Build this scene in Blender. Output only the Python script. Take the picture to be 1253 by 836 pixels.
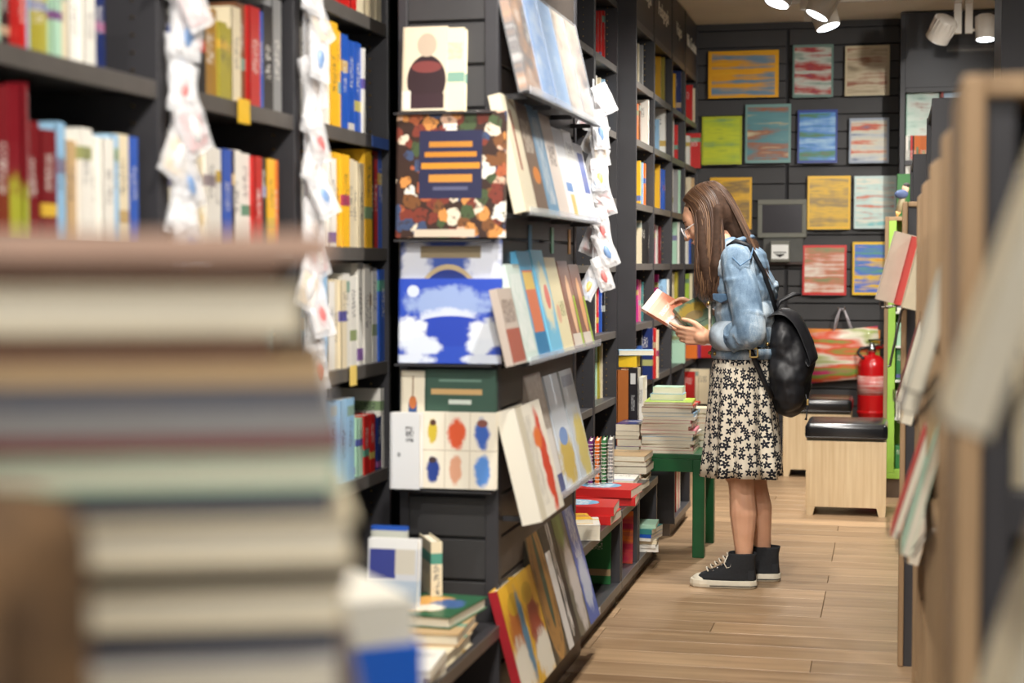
import bpy, bmesh, math, random
from mathutils import Vector, Matrix, Euler
random.seed(11)
SC = bpy.context.scene
COL = SC.collection
for o in list(bpy.data.objects): bpy.data.objects.remove(o)
R = math.radians

# ---------------------------------------------------------------- camera
F = 2000.0                                    # focal length in pixels of the 1253 px wide frame
TH, PH, CAM_H = R(13.0), R(-2.66), 1.22
cam_d = bpy.data.cameras.new('camera'); cam = bpy.data.objects.new('camera', cam_d); COL.objects.link(cam)
cam.location = (0, 0, CAM_H); cam.rotation_euler = (R(90) + PH, 0, TH)
cam_d.sensor_width = 36.0; cam_d.lens = F * 36.0 / 1253.0; cam_d.clip_start = 0.05
cam_d.dof.use_dof = True; cam_d.dof.focus_distance = 6.28; cam_d.dof.aperture_fstop = 2.7
SC.camera = cam
# ---------------------------------------------------------------- world, lights, exposure
W = bpy.data.worlds.new('world'); SC.world = W; W.use_nodes = True
W.node_tree.nodes['Background'].inputs[0].default_value = (1.0, 0.975, 0.94, 1)
W.node_tree.nodes['Background'].inputs[1].default_value = 0.62
SC.view_settings.view_transform = 'Standard'; SC.view_settings.look = 'None'
SC.view_settings.gamma = 1.0; SC.view_settings.use_curve_mapping = False
SC.view_settings.exposure = 0.84
SPOT_W = 75.0
CEIL = 2.76
YB = 10.55                                    # back wall
FX = -0.935                                   # front of the low bench on the left
SX = -1.30                                    # front of the tall shelves on the left
BX = -1.21                                    # front of the far tall shelves

def _ray(u, v):
    r = Vector((math.cos(TH), math.sin(TH), 0)); f0 = Vector((-math.sin(TH), math.cos(TH), 0))
    f = f0 * math.cos(PH) + Vector((0, 0, math.sin(PH))); up = -f0 * math.sin(PH) + Vector((0, 0, math.cos(PH)))
    return f + r * ((u - 626.5) / F) + up * ((418 - v) / F)
def on(ax, val, u, v):
    d = _ray(u, v); c = Vector((0, 0, CAM_H)); return c + d * ((val - c[ax]) / d[ax])
onX = lambda X, u, v: on(0, X, u, v)
onY = lambda Y, u, v: on(1, Y, u, v)
onZ = lambda Z, u, v: on(2, Z, u, v)

# ---------------------------------------------------------------- materials
def nmat(name):
    m = bpy.data.materials.new(name); m.use_nodes = True
    nt = m.node_tree; return m, nt, nt.nodes['Principled BSDF']
def _n(nt, t, **kw):
    n = nt.nodes.new(t)
    for k, v in kw.items(): setattr(n, k, v)
    return n
def _math(nt, op, a, b=None, c=None):
    n = nt.nodes.new('ShaderNodeMath'); n.operation = op
    for i, x in enumerate((a, b, c)):
        if x is None: continue
        if isinstance(x, (int, float)): n.inputs[i].default_value = x
        else: nt.links.new(x, n.inputs[i])
    return n.outputs[0]
def _mix(nt, f, a, b):
    n = nt.nodes.new('ShaderNodeMix'); n.data_type = 'RGBA'
    for s, x in ((n.inputs[0], f), (n.inputs[6], a), (n.inputs[7], b)):
        if isinstance(x, (int, float)): s.default_value = x
        elif isinstance(x, (tuple, list)): s.default_value = tuple(x)[:3] + (1,)
        else: nt.links.new(x, s)
    return n.outputs[2]
def _coord(nt, kind='Object'):
    return nt.nodes.new('ShaderNodeTexCoord').outputs[kind]
def _map(nt, vec, sc=(1, 1, 1), loc=(0, 0, 0)):
    n = nt.nodes.new('ShaderNodeMapping'); nt.links.new(vec, n.inputs[0])
    n.inputs['Scale'].default_value = sc; n.inputs['Location'].default_value = loc; return n.outputs[0]
def _noise(nt, vec, scale=5, detail=3, rough=.5, out='Fac'):
    n = nt.nodes.new('ShaderNodeTexNoise'); nt.links.new(vec, n.inputs['Vector'])
    n.inputs['Scale'].default_value = scale; n.inputs['Detail'].default_value = detail; n.inputs['Roughness'].default_value = rough
    return n.outputs[out]
def _ramp(nt, fac, stops):
    n = nt.nodes.new('ShaderNodeValToRGB'); nt.links.new(fac, n.inputs[0]); e = n.color_ramp.elements
    while len(e) < len(stops): e.new(0.5)
    for i, (p, c) in enumerate(stops): e[i].position = p; e[i].color = tuple(c)[:3] + (1,)
    return n.outputs[0]
def _bump(nt, bsdf, h, dist=.002, st=.5):
    b = nt.nodes.new('ShaderNodeBump'); nt.links.new(h, b.inputs['Height']); b.inputs['Distance'].default_value = dist
    b.inputs['Strength'].default_value = st; nt.links.new(b.outputs[0], bsdf.inputs['Normal'])
def _lin(c):
    return tuple(((x / 255) / 12.92 if x / 255 < .04045 else (((x / 255) + .055) / 1.055) ** 2.4) for x in c)
_MC = {}
def plain(name, rgb, rough=.5, var=.12, scale=14, metal=0.0, spec=.5, srgb=True):
    if name in _MC: return _MC[name]
    m, nt, b = nmat(name); c = _lin(rgb) if srgb else rgb
    f = _noise(nt, _coord(nt), scale, 4)
    lo = tuple(x * (1 - var) for x in c); hi = tuple(min(1, x * (1 + var)) for x in c)
    nt.links.new(_ramp(nt, f, [(.3, lo), (.7, hi)]), b.inputs['Base Color'])
    b.inputs['Roughness'].default_value = rough; b.inputs['Metallic'].default_value = metal
    b.inputs['Specular IOR Level'].default_value = spec
    _MC[name] = m; return m
def wood(name, dark, light, axis=2, scale=1.0, rough=.45):
    m, nt, b = nmat(name)
    sc = [22 * scale] * 3; sc[axis] = 1.6 * scale
    oi = nt.nodes.new('ShaderNodeObjectInfo')
    add = nt.nodes.new('ShaderNodeVectorMath'); add.operation = 'ADD'
    nt.links.new(_coord(nt), add.inputs[0])
    cmb = nt.nodes.new('ShaderNodeCombineXYZ')
    for i in range(3): nt.links.new(_math(nt, 'MULTIPLY', oi.outputs['Random'], 7.0 + 3 * i), cmb.inputs[i])
    nt.links.new(cmb.outputs[0], add.inputs[1])
    v = _map(nt, add.outputs[0], tuple(sc))
    f = _noise(nt, v, 1.4, 7, .62)
    big = _noise(nt, v, .25, 2)
    f2 = _math(nt, 'ADD', _math(nt, 'MULTIPLY', f, .65), _math(nt, 'MULTIPLY', big, .35))
    col = _ramp(nt, f2, [(.32, _lin(dark)), (.68, _lin(light))])
    sh = _math(nt, 'ADD', .82, _math(nt, 'MULTIPLY', oi.outputs['Random'], .28))
    hsv = nt.nodes.new('ShaderNodeHueSaturation'); nt.links.new(col, hsv.inputs['Color']); nt.links.new(sh, hsv.inputs['Value'])
    nt.links.new(hsv.outputs[0], b.inputs['Base Color'])
    b.inputs['Roughness'].default_value = rough; _bump(nt, b, f, .0006, .4)
    return m
M_DARK = plain('charcoal_laminate', (54, 53, 56), .42, .10, 6)
M_SLAT = plain('charcoal_slat_board', (56, 55, 56), .5, .10, 6)
M_EDGE = plain('graphite_shelf_edge', (88, 84, 80), .38, .08, 20)
M_BROWNSLAT = plain('umber_slat_board', (72, 65, 60), .45, .12, 6)
M_FLOORBASE = plain('floor_screed', (120, 98, 74), .6)
M_PLANK = wood('oak_plank', (128, 100, 72), (182, 152, 118), 0, 1.0, .38)
M_BIRCH = wood('pale_birch_ply', (206, 176, 134), (232, 208, 168), 2, .6, .5)
M_OAKEDGE = wood('oak_edge', (136, 108, 78), (178, 148, 112), 2, .8, .5)
M_CEIL = plain('ceiling_paint', (236, 228, 212), .9, .04, 3)
M_WALL = plain('dark_wall_paint', (44, 43, 46), .8, .08, 3)
M_SKIRT = plain('brown_skirting', (96, 80, 66), .5)
M_GREEN = plain('green_lacquer', (14, 82, 42), .35, .08)
M_LIME = plain('lime_lacquer', (158, 206, 84), .4, .06)
M_WHITE = plain('white_enamel', (222, 216, 206), .4, .03)
M_BLACKLEATHER = plain('black_leather', (20, 20, 23), .3, .15, 40, spec=.6)
M_CHROME = plain('chrome', (200, 200, 200), .25, .05, metal=1.0)
M_BRASS = plain('brass', (190, 160, 100), .3, .1, metal=1.0)
M_PAGES = None
def mk_pages():
    m, nt, b = nmat('book_pages'); v = _map(nt, _coord(nt, 'Generated'), (1, 60, 1))
    f = _noise(nt, v, 3, 2)
    nt.links.new(_ramp(nt, f, [(.3, _lin((206, 196, 172))), (.7, _lin((240, 234, 216)))]), b.inputs['Base Color'])
    b.inputs['Roughness'].default_value = .8; return m
M_PAGES = mk_pages()
def mk_print(name, rough=.32):
    """Printed cover: the object's own colour, lettering-like title rows and one band in a second ink."""
    m, nt, b = nmat(name); oi = nt.nodes.new('ShaderNodeObjectInfo'); g = _coord(nt, 'Generated')
    sp = nt.nodes.new('ShaderNodeSeparateXYZ'); nt.links.new(g, sp.inputs[0]); x, y, z = sp.outputs
    rnd = oi.outputs['Random']
    lum = nt.nodes.new('ShaderNodeRGBToBW'); nt.links.new(oi.outputs['Color'], lum.inputs[0])
    ink = _mix(nt, _math(nt, 'GREATER_THAN', lum.outputs[0], .32), (.75, .72, .66), (.05, .05, .07))
    ink2 = _ramp(nt, _math(nt, 'FRACT', _math(nt, 'MULTIPLY', rnd, 7.3)), [(0, (.55, .05, .04)), (.25, (.04, .12, .42)), (.5, (.7, .45, .05)), (.75, (.08, .3, .22)), (1, (.6, .55, .5))])
    vec = nt.nodes.new('ShaderNodeVectorMath'); vec.operation = 'ADD'; nt.links.new(g, vec.inputs[0])
    c3 = nt.nodes.new('ShaderNodeCombineXYZ'); nt.links.new(_math(nt, 'MULTIPLY', rnd, 31), c3.inputs[0]); nt.links.new(_math(nt, 'MULTIPLY', rnd, 17), c3.inputs[2])
    nt.links.new(c3.outputs[0], vec.inputs[1])
    t1 = _math(nt, 'GREATER_THAN', _noise(nt, _map(nt, vec.outputs[0], (26, 4, 60)), 1, 1), .54)
    zone = _math(nt, 'MULTIPLY', _math(nt, 'COMPARE', z, _math(nt, 'ADD', .45, _math(nt, 'MULTIPLY', rnd, .25)), .17), _math(nt, 'COMPARE', y, .5, .26))
    zonec = _math(nt, 'MULTIPLY', _math(nt, 'COMPARE', z, .72, .10), _math(nt, 'COMPARE', x, .5, .38))
    zz = _math(nt, 'MAXIMUM', zone, zonec)
    band = _math(nt, 'MULTIPLY', _math(nt, 'COMPARE', z, _math(nt, 'MULTIPLY', _math(nt, 'FRACT', _math(nt, 'MULTIPLY', rnd, 3.7)), .9), .06), _math(nt, 'GREATER_THAN', rnd, .45))
    col = _mix(nt, band, oi.outputs['Color'], ink2)
    col = _mix(nt, _math(nt, 'MULTIPLY', _math(nt, 'MULTIPLY', zz, t1), .8), col, ink)
    nt.links.new(col, b.inputs['Base Color']); b.inputs['Roughness'].default_value = rough
    return m
M_PRINT = mk_print('printed_cover')
def streak(name, cols, border=None, seed=0, sx=1.6, sz=11, bw=.045, detail=3, rough=.3, rot=0):
    """A cover whose picture runs in soft horizontal smears of the given inks."""
    m, nt, b = nmat(name); g = _coord(nt, 'Generated')
    v = _map(nt, g, (sx, 0, sz), (seed * 3.1, seed * 1.7, seed * 2.3))
    f = _noise(nt, v, 1.0, detail, .55)
    f = _math(nt, 'ADD', _math(nt, 'MULTIPLY', f, .75), _math(nt, 'MULTIPLY', _noise(nt, _map(nt, g, (2.4, 0, 2.4), (seed * 1.3, 0, seed)), 1.0, 2), .25))
    n = len(cols); col = _ramp(nt, f, [(.30 + .40 * i / max(1, n - 1), _lin(c)) for i, c in enumerate(cols)])
    if border:
        sp = nt.nodes.new('ShaderNodeSeparateXYZ'); nt.links.new(g, sp.inputs[0])
        ix = _math(nt, 'COMPARE', sp.outputs[0], .5, .5 - bw); iz = _math(nt, 'COMPARE', sp.outputs[2], .5, .5 - bw)
        col = _mix(nt, _math(nt, 'MULTIPLY', ix, iz), _lin(border), col)
    nt.links.new(col, b.inputs['Base Color']); b.inputs['Roughness'].default_value = rough
    return m
def cover(name, base, shapes, rough=.32, noise=.0, nscale=9):
    """A cover with a printed design: rectangles, ellipses, blotches and title rows in cover coordinates (0..1)."""
    m, nt, b = nmat(name); g = _coord(nt, 'Generated'); sp = nt.nodes.new('ShaderNodeSeparateXYZ'); nt.links.new(g, sp.inputs[0])
    x, _, z = sp.outputs
    wob = _noise(nt, _map(nt, g, (1, 0, 1)), nscale, 5, .65)
    col = _lin(base)
    for s in shapes:
        k, cx, cz, rx, rz, c = s[:6]
        if k == 'r': mk = _math(nt, 'MULTIPLY', _math(nt, 'COMPARE', x, cx, rx), _math(nt, 'COMPARE', z, cz, rz))
        else:
            dx = _math(nt, 'DIVIDE', _math(nt, 'SUBTRACT', x, cx), rx); dz = _math(nt, 'DIVIDE', _math(nt, 'SUBTRACT', z, cz), rz)
            d = _math(nt, 'ADD', _math(nt, 'POWER', _math(nt, 'ABSOLUTE', dx), 2), _math(nt, 'POWER', _math(nt, 'ABSOLUTE', dz), 2))
            if k == 'b': d = _math(nt, 'ADD', d, _math(nt, 'MULTIPLY', _math(nt, 'SUBTRACT', wob, .5), 3.0))
            mk = _math(nt, 'LESS_THAN', d, 1)
            if k == 'b':
                mr = nt.nodes.new('ShaderNodeMapRange'); nt.links.new(d, mr.inputs[0]); mr.inputs[1].default_value = 1.35; mr.inputs[2].default_value = .65; mk = mr.outputs[0]
            if k == 'o': mk = _math(nt, 'MULTIPLY', mk, _math(nt, 'GREATER_THAN', d, .82))
        if k == 't' or (len(s) > 6 and s[6] == 't'): pass
        if k == 't':
            mk = _math(nt, 'MULTIPLY', _math(nt, 'COMPARE', x, cx, rx), _math(nt, 'COMPARE', z, cz, rz))
            mk = _math(nt, 'MULTIPLY', mk, _math(nt, 'GREATER_THAN', _noise(nt, _map(nt, g, (30, 0, 9 / max(rz, .02) * .25), (cx * 9, 0, cz * 7)), 1, 1), .5))
        col = _mix(nt, mk, col, _lin(c))
    if not isinstance(col, tuple):
        nt.links.new(col, b.inputs['Base Color'])
    else: b.inputs['Base Color'].default_value = col + (1,)
    b.inputs['Roughness'].default_value = rough
    return m
def collage(name, cols, base, center=None, scale=9, seed=0, rough=.35):
    m, nt, b = nmat(name); g = _coord(nt, 'Generated'); v = nt.nodes.new('ShaderNodeTexVoronoi')
    dn = nt.nodes.new('ShaderNodeVectorMath'); dn.operation = 'MULTIPLY_ADD'; nt.links.new(_noise(nt, g, 7, 3, .6, 'Color'), dn.inputs[0]); dn.inputs[1].default_value = (.16, 0, .16); nt.links.new(_map(nt, g, (1, 0, 1.1), (seed, 0, seed * 2)), dn.inputs[2]); nt.links.new(dn.outputs[0], v.inputs['Vector']); v.inputs['Scale'].default_value = scale
    sp = nt.nodes.new('ShaderNodeSeparateColor'); nt.links.new(v.outputs['Color'], sp.inputs[0])
    n = len(cols); rr = nt.nodes.new('ShaderNodeValToRGB'); nt.links.new(sp.outputs[0], rr.inputs[0]); rr.color_ramp.interpolation = 'CONSTANT'
    e = rr.color_ramp.elements
    while len(e) < n: e.new(.5)
    for i, c in enumerate(cols): e[i].position = i / n; e[i].color = _lin(c) + (1,)
    col = _mix(nt, _math(nt, 'GREATER_THAN', v.outputs['Distance'], .62), rr.outputs[0], _lin(base))
    ns = _noise(nt, _map(nt, g, (1, 0, 1)), 22, 3)
    col = _mix(nt, _math(nt, 'MULTIPLY', _math(nt, 'GREATER_THAN', ns, .58), .6), col, _lin(base))
    if center:
        s2 = nt.nodes.new('ShaderNodeSeparateXYZ'); nt.links.new(g, s2.inputs[0])
        for (cx, cz, rx, rz, c) in center:
            mk = _math(nt, 'MULTIPLY', _math(nt, 'COMPARE', s2.outputs[0], cx, rx), _math(nt, 'COMPARE', s2.outputs[2], cz, rz))
            col = _mix(nt, mk, col, _lin(c))
    nt.links.new(col, b.inputs['Base Color']); b.inputs['Roughness'].default_value = rough
    return m
def clear(name, tint=(.95, .97, 1), rough=.08, amount=.75):
    m, nt, b = nmat(name); out = nt.nodes['Material Output']
    b.inputs['Base Color'].default_value = tint + (1,); b.inputs['Roughness'].default_value = rough
    tr = nt.nodes.new('ShaderNodeBsdfTransparent'); tr.inputs[0].default_value = tint + (1,)
    mx = nt.nodes.new('ShaderNodeMixShader'); mx.inputs[0].default_value = 1 - amount
    nt.links.new(tr.outputs[0], mx.inputs[1]); nt.links.new(b.outputs[0], mx.inputs[2]); nt.links.new(mx.outputs[0], out.inputs[0])
    return m
M_CLEAR = clear('clear_plastic', amount=.62)
M_WRAP = clear('shrink_wrap', rough=.25, amount=.86)
def mk_cloth():
    m, nt, b = nmat('plain_cover'); oi = nt.nodes.new('ShaderNodeObjectInfo'); f = _noise(nt, _coord(nt), 30, 4)
    nt.links.new(_mix(nt, _math(nt, 'MULTIPLY', f, .35), oi.outputs['Color'], (.25, .2, .16)), b.inputs['Base Color']); b.inputs['Roughness'].default_value = .6; return m
M_CLOTH = mk_cloth()

# ---------------------------------------------------------------- geometry helpers
class MB:
    def __init__(s): s.v = []; s.f = []; s.m = []
    def add(s, vs, fs, m=0, M=None):
        k = len(s.v)
        s.v += [tuple(M @ Vector(p)) if M else tuple(p) for p in vs]
        s.f += [tuple(i + k for i in f) for f in fs]; s.m += [m] * len(fs); return s
    def box(s, x0, x1, y0, y1, z0, z1, m=0, M=None):
        vs = [(x0, y0, z0), (x1, y0, z0), (x1, y1, z0), (x0, y1, z0), (x0, y0, z1), (x1, y0, z1), (x1, y1, z1), (x0, y1, z1)]
        return s.add(vs, [(0, 3, 2, 1), (4, 5, 6, 7), (0, 1, 5, 4), (1, 2, 6, 5), (2, 3, 7, 6), (3, 0, 4, 7)], m, M)
    def tube(s, pts, rad, n=8, m=0, flat=1.0, cap=True, M=None):
        pts = [Vector(p) for p in pts]; L = len(pts)
        if isinstance(rad, (int, float)): rad = [rad] * L
        vs = []; prev = None
        for i, p in enumerate(pts):
            t = (pts[min(i + 1, L - 1)] - pts[max(i - 1, 0)])
            t = t.normalized() if t.length > 1e-9 else Vector((0, 0, 1))
            if prev is None:
                a = Vector((0, 0, 1)) if abs(t.z) < .9 else Vector((1, 0, 0)); prev = t.cross(a).normalized()
            prev = (prev - t * prev.dot(t)); prev = prev.normalized() if prev.length > 1e-6 else t.orthogonal().normalized()
            q = t.cross(prev)
            for k in range(n):
                an = 2 * math.pi * k / n
                vs.append(p + prev * (math.cos(an) * rad[i]) + q * (math.sin(an) * rad[i] * flat))
        fs = [(i * n + k, i * n + (k + 1) % n, (i + 1) * n + (k + 1) % n, (i + 1) * n + k) for i in range(L - 1) for k in range(n)]
        if cap: fs += [tuple(range(n - 1, -1, -1)), tuple((L - 1) * n + k for k in range(n))]
        return s.add(vs, fs, m, M)
    def cyl(s, p0, p1, r0, r1=None, n=16, m=0, M=None): return s.tube([p0, p1], [r0, r0 if r1 is None else r1], n, m, M=M)
    def lathe(s, prof, n=24, m=0, M=None):
        vs = []; L = len(prof)
        for (r, z) in prof: vs += [(r * math.cos(2 * math.pi * k / n), r * math.sin(2 * math.pi * k / n), z) for k in range(n)]
        fs = [(i * n + k, i * n + (k + 1) % n, (i + 1) * n + (k + 1) % n, (i + 1) * n + k) for i in range(L - 1) for k in range(n)]
        fs += [tuple(range(n - 1, -1, -1)), tuple((L - 1) * n + k for k in range(n))]
        return s.add(vs, fs, m, M)
    def ball(s, c, r, M=None, seg=16, rings=10, m=0):
        r = (r, r, r) if isinstance(r, (int, float)) else r; vs = [];
        for i in range(rings + 1):
            a = math.pi * i / rings
            for k in range(seg):
                b = 2 * math.pi * k / seg
                p = Vector((r[0] * math.sin(a) * math.cos(b), r[1] * math.sin(a) * math.sin(b), r[2] * math.cos(a)))
                if M: p = M @ p
                vs.append(tuple(p + Vector(c)))
        fs = [(i * seg + k, (i + 1) * seg + k, (i + 1) * seg + (k + 1) % seg, i * seg + (k + 1) % seg) for i in range(rings) for k in range(seg)]
        return s.add(vs, fs, m)
    def capsule(s, p0, p1, r0, r1, seg=14):
        p0 = Vector(p0); p1 = Vector(p1); d = (p1 - p0); L = max(d.length, 1e-6); d = d / L
        pts = []; rs = []
        for i in range(5): a = math.pi / 2 * i / 4 ; pts.append(p0 - d * (r0 * math.cos(a))); rs.append(max(r0 * math.sin(a), 1e-4))
        for i in range(5): a = math.pi / 2 * i / 4 ; pts.append(p1 + d * (r1 * math.sin(a))); rs.append(max(r1 * math.cos(a), 1e-4))
        return s.tube(pts, rs, seg)
    def prism(s, poly, y0, y1, m=0, M=None):
        n = len(poly); vs = [(x, y0, z) for x, z in poly] + [(x, y1, z) for x, z in poly]
        fs = [tuple(range(n)), tuple(range(2 * n - 1, n - 1, -1))] + [(i, i + n, (i + 1) % n + n, (i + 1) % n) for i in range(n)]
        return s.add(vs, fs, m, M)
    def mesh(s, name, mats, smooth=False):
        me = bpy.data.meshes.new(name); me.from_pydata(s.v, [], s.f); me.update()
        for mt in (mats if isinstance(mats, (list, tuple)) else [mats]): me.materials.append(mt)
        me.polygons.foreach_set('material_index', s.m)
        if smooth: me.polygons.foreach_set('use_smooth', [True] * len(s.f))
        return me
    def build(s, name, mats, parent=None, smooth=False, bevel=0, fix=False):
        me = s.mesh(name, mats, smooth)
        if fix:
            b = bmesh.new(); b.from_mesh(me); bmesh.ops.recalc_face_normals(b, faces=b.faces); b.to_mesh(me); b.free()
        o = bpy.data.objects.new(name, me); COL.objects.link(o)
        if parent: o.parent = parent
        if bevel:
            bv = o.modifiers.new('bevel', 'BEVEL'); bv.width = bevel; bv.segments = 2; bv.limit_method = 'ANGLE'
        return o
def tag(o, label=None, cat=None, group=None, kind=None):
    if label: o['label'] = label
    if cat: o['category'] = cat
    if group: o['group'] = group
    if kind: o['kind'] = kind
    return o
def empty(name, loc=(0, 0, 0), label=None, cat=None, group=None, kind=None, rz=0):
    o = bpy.data.objects.new(name, None); COL.objects.link(o); o.location = loc; o.rotation_euler = (0, 0, rz)
    o.empty_display_size = .05
    return tag(o, label, cat, group, kind)
def bx(name, ext, mat, parent=None, bevel=0):
    return MB().box(*ext).build(name, mat, parent, bevel=bevel)
def copy_tree(o, parent=None):
    c = o.copy(); COL.objects.link(c); c.parent = parent
    for ch in list(o.children): copy_tree(ch, c)
    return c

# ---------------------------------------------------------------- books
COLORS = dict(white=(236, 232, 222), cream=(228, 214, 182), black=(34, 32, 34), red=(196, 38, 34), maroon=(118, 28, 34), orange=(232, 120, 44),
    yellow=(240, 184, 46), olive=(170, 158, 58), green=(54, 122, 70), teal=(60, 130, 130), blue=(40, 86, 178), navy=(28, 44, 98), purple=(120, 52, 120),
    pink=(226, 134, 150), grey=(142, 142, 142), brown=(122, 82, 56), gold=(170, 126, 56), lightblue=(150, 192, 224), lime=(172, 204, 74), tan=(196, 164, 120), magenta=(196, 44, 132), mint=(176, 214, 188), slate=(84, 90, 104), greybrown=(120, 110, 108), terracotta=(190, 92, 56))
CNAME = dict(lightblue='pale blue', mint='mint green', lime='lime green', greybrown='grey-brown', slate='slate grey')
def colour(c):
    j = random.uniform(.92, 1.06); return tuple(min(1, x * j) for x in _lin(COLORS[c])) + (1,)
def book_mesh(w, h, t, mat, hard=True):
    """x: spine to fore edge, y: thickness (front cover at y=0), z: height."""
    b = MB(); k = .0025 if hard else .0008; s = .004 if hard else .0005
    b.box(0, w, 0, k, 0, h); b.box(0, w, t - k, t, 0, h); b.box(-.001, k, 0, t, 0, h)
    b.box(k, w - s, k, t - k, s, h - s, 1)
    return b
def book(w, h, t, M, col, label, group=None, mat=None, parts=False, name='book', cat='book', hard=True):
    if not isinstance(col, tuple): c = colour(col)
    else: c = _lin(col) + (1,)
    if parts:
        root = empty(name, (0, 0, 0), label, cat, group); root.matrix_world = M
        b = MB(); k = .003 if hard else .0012; s = .005 if hard else .0008
        b.box(0, w, 0, k, 0, h); b.box(0, w, t - k, t, 0, h); b.box(-.0015, k, 0, t, 0, h)
        cv = b.build('cover', mat or M_PRINT, root); cv.color = c
        MB().box(k, w - s, k, t - k, s, h - s).build('pages', M_PAGES, root)
        return root
    o = book_mesh(w, h, t, mat, hard).build(name, [mat or M_PRINT, M_PAGES]); o.color = c; o.matrix_world = M
    return tag(o, label, cat, group)
def place(loc, rz=0, tilt=0, axis='Y', yaw=0):
    """turn about Z by rz, lean by tilt about a world axis, then move"""
    return Matrix.Translation(Vector(loc)) @ Matrix.Rotation(yaw, 4, 'Z') @ Matrix.Rotation(tilt, 4, axis) @ Matrix.Rotation(rz, 4, 'Z')
FLAT = Matrix.Rotation(R(-90), 4, 'X')         # front cover up, spine at -X, head at +Y
ORD = ['first', 'second', 'third', 'fourth', 'fifth', 'sixth', 'seventh', 'eighth', 'ninth', 'tenth', 'eleventh', 'twelfth', 'thirteenth', 'fourteenth', 'fifteenth', 'sixteenth', 'seventeenth', 'eighteenth', 'nineteenth', 'twentieth']
def cn(c): return CNAME.get(c, c)
def aan(s): return ('an ' if s[0] in 'aeiou' else 'a ') + s

# ================================================================ the setting
fl = MB().box(-1.75, 3.0, -1.2, YB + .3, -.08, -.010).build('floor', M_FLOORBASE); tag(fl, 'pale oak plank floor of the aisle', kind='structure')
_pm = {}
def plank_mesh(L, w):
    k = (round(L, 3), round(w, 3))
    if k not in _pm:
        b = MB(); c = .0012; h = .010
        vs = [(0, 0, -h), (L, 0, -h), (L, w, -h), (0, w, -h), (0, 0, -c), (L, 0, -c), (L, w, -c), (0, w, -c), (c, c, 0), (L - c, c, 0), (L - c, w - c, 0), (c, w - c, 0)]
        b.add(vs, [(0, 1, 5, 4), (1, 2, 6, 5), (2, 3, 7, 6), (3, 0, 4, 7), (4, 5, 9, 8), (5, 6, 10, 9), (6, 7, 11, 10), (7, 4, 8, 11), (8, 9, 10, 11)])
        _pm[k] = b.mesh('plank', M_PLANK)
    return _pm[k]
rowsY = -.6; PW = .158
while rowsY < YB:
    x = -1.62 - random.choice((.1, .45, .8, 1.15))
    while x < 2.9:
        x0, x1 = max(x, -1.62), min(x + 1.5, 2.9)
        if x1 - x0 > .04:
            p = bpy.data.objects.new('plank', plank_mesh(x1 - x0 - .0018, PW - .0018)); COL.objects.link(p); p.parent = fl; p.location = (x0, rowsY, 0)
        x += 1.5
    rowsY += PW
tag(bx('ceiling', (-1.75, 3.0, -1.2, YB + .3, CEIL, CEIL + .08), M_CEIL), 'plain cream ceiling above the bookshop aisle', kind='structure')
tag(bx('wall_left', (-1.75, -1.66, -1.2, YB + .3, 0, CEIL), M_WALL), 'dark wall behind the left shelves', kind='structure')
tag(bx('wall_right', (2.9, 3.0, -1.2, YB + .3, 0, CEIL), M_WALL), 'dark wall beyond the right shelves', kind='structure')
wb = tag(bx('wall_back', (-1.66, 2.9, YB + .018, YB + .3, 0, CEIL), M_WALL), 'charcoal slat wall hung with face-out books', kind='structure')
# slats of the back wall: two columns of boards with grooves between them
xa, xb, xc, xd = -1.24, -.655, -.632, .046
ztop = 2.39
pitch = .1085
z = ztop - pitch * 21
while z + pitch < CEIL + .001:
    for x0, x1 in ((xa, xb), (xc, xd)):
        if z > .02: bx('slat', (x0, x1, YB, YB + .02, z + .004, z + pitch - .004), M_SLAT, wb, bevel=.002)
    z += pitch
bx('top_board', (xa, xd, YB, YB + .02, z + .004, CEIL), M_SLAT, wb)
tag(bx('baseboard_back', (-1.2, 0, YB - .012, YB, 0, .07), M_DARK), 'dark skirting under the slat wall', kind='structure')
tag(bx('trim_1', (.372, .80, 6.0, 6.4, 0, CEIL), M_DARK), 'dark square pillar behind the wooden shelf end', kind='structure')

def fontmesh(txt, size, mat, name, parent, M, ext=.001, align='CENTER'):
    c = bpy.data.curves.new(name, 'FONT'); c.body = txt; c.size = size; c.extrude = ext; c.align_x = align; c.align_y = 'CENTER'
    t = bpy.data.objects.new(name, c); COL.objects.link(t); dg = bpy.context.evaluated_depsgraph_get()
    me = bpy.data.meshes.new_from_object(t.evaluated_get(dg)); bpy.data.objects.remove(t); bpy.data.curves.remove(c)
    me.materials.clear(); me.materials.append(mat)
    o = bpy.data.objects.new(name, me); COL.objects.link(o); o.parent = parent; o.matrix_local = M; return o
FACE_X = Matrix.Rotation(R(90), 4, 'Z') @ Matrix.Rotation(R(90), 4, 'X')      # text that reads from +X
FACE_NY = Matrix.Rotation(R(90), 4, 'X')                                       # text that reads from -Y
M_SIGN = plain('sign_lettering', (232, 228, 214), .5, .02)

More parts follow.
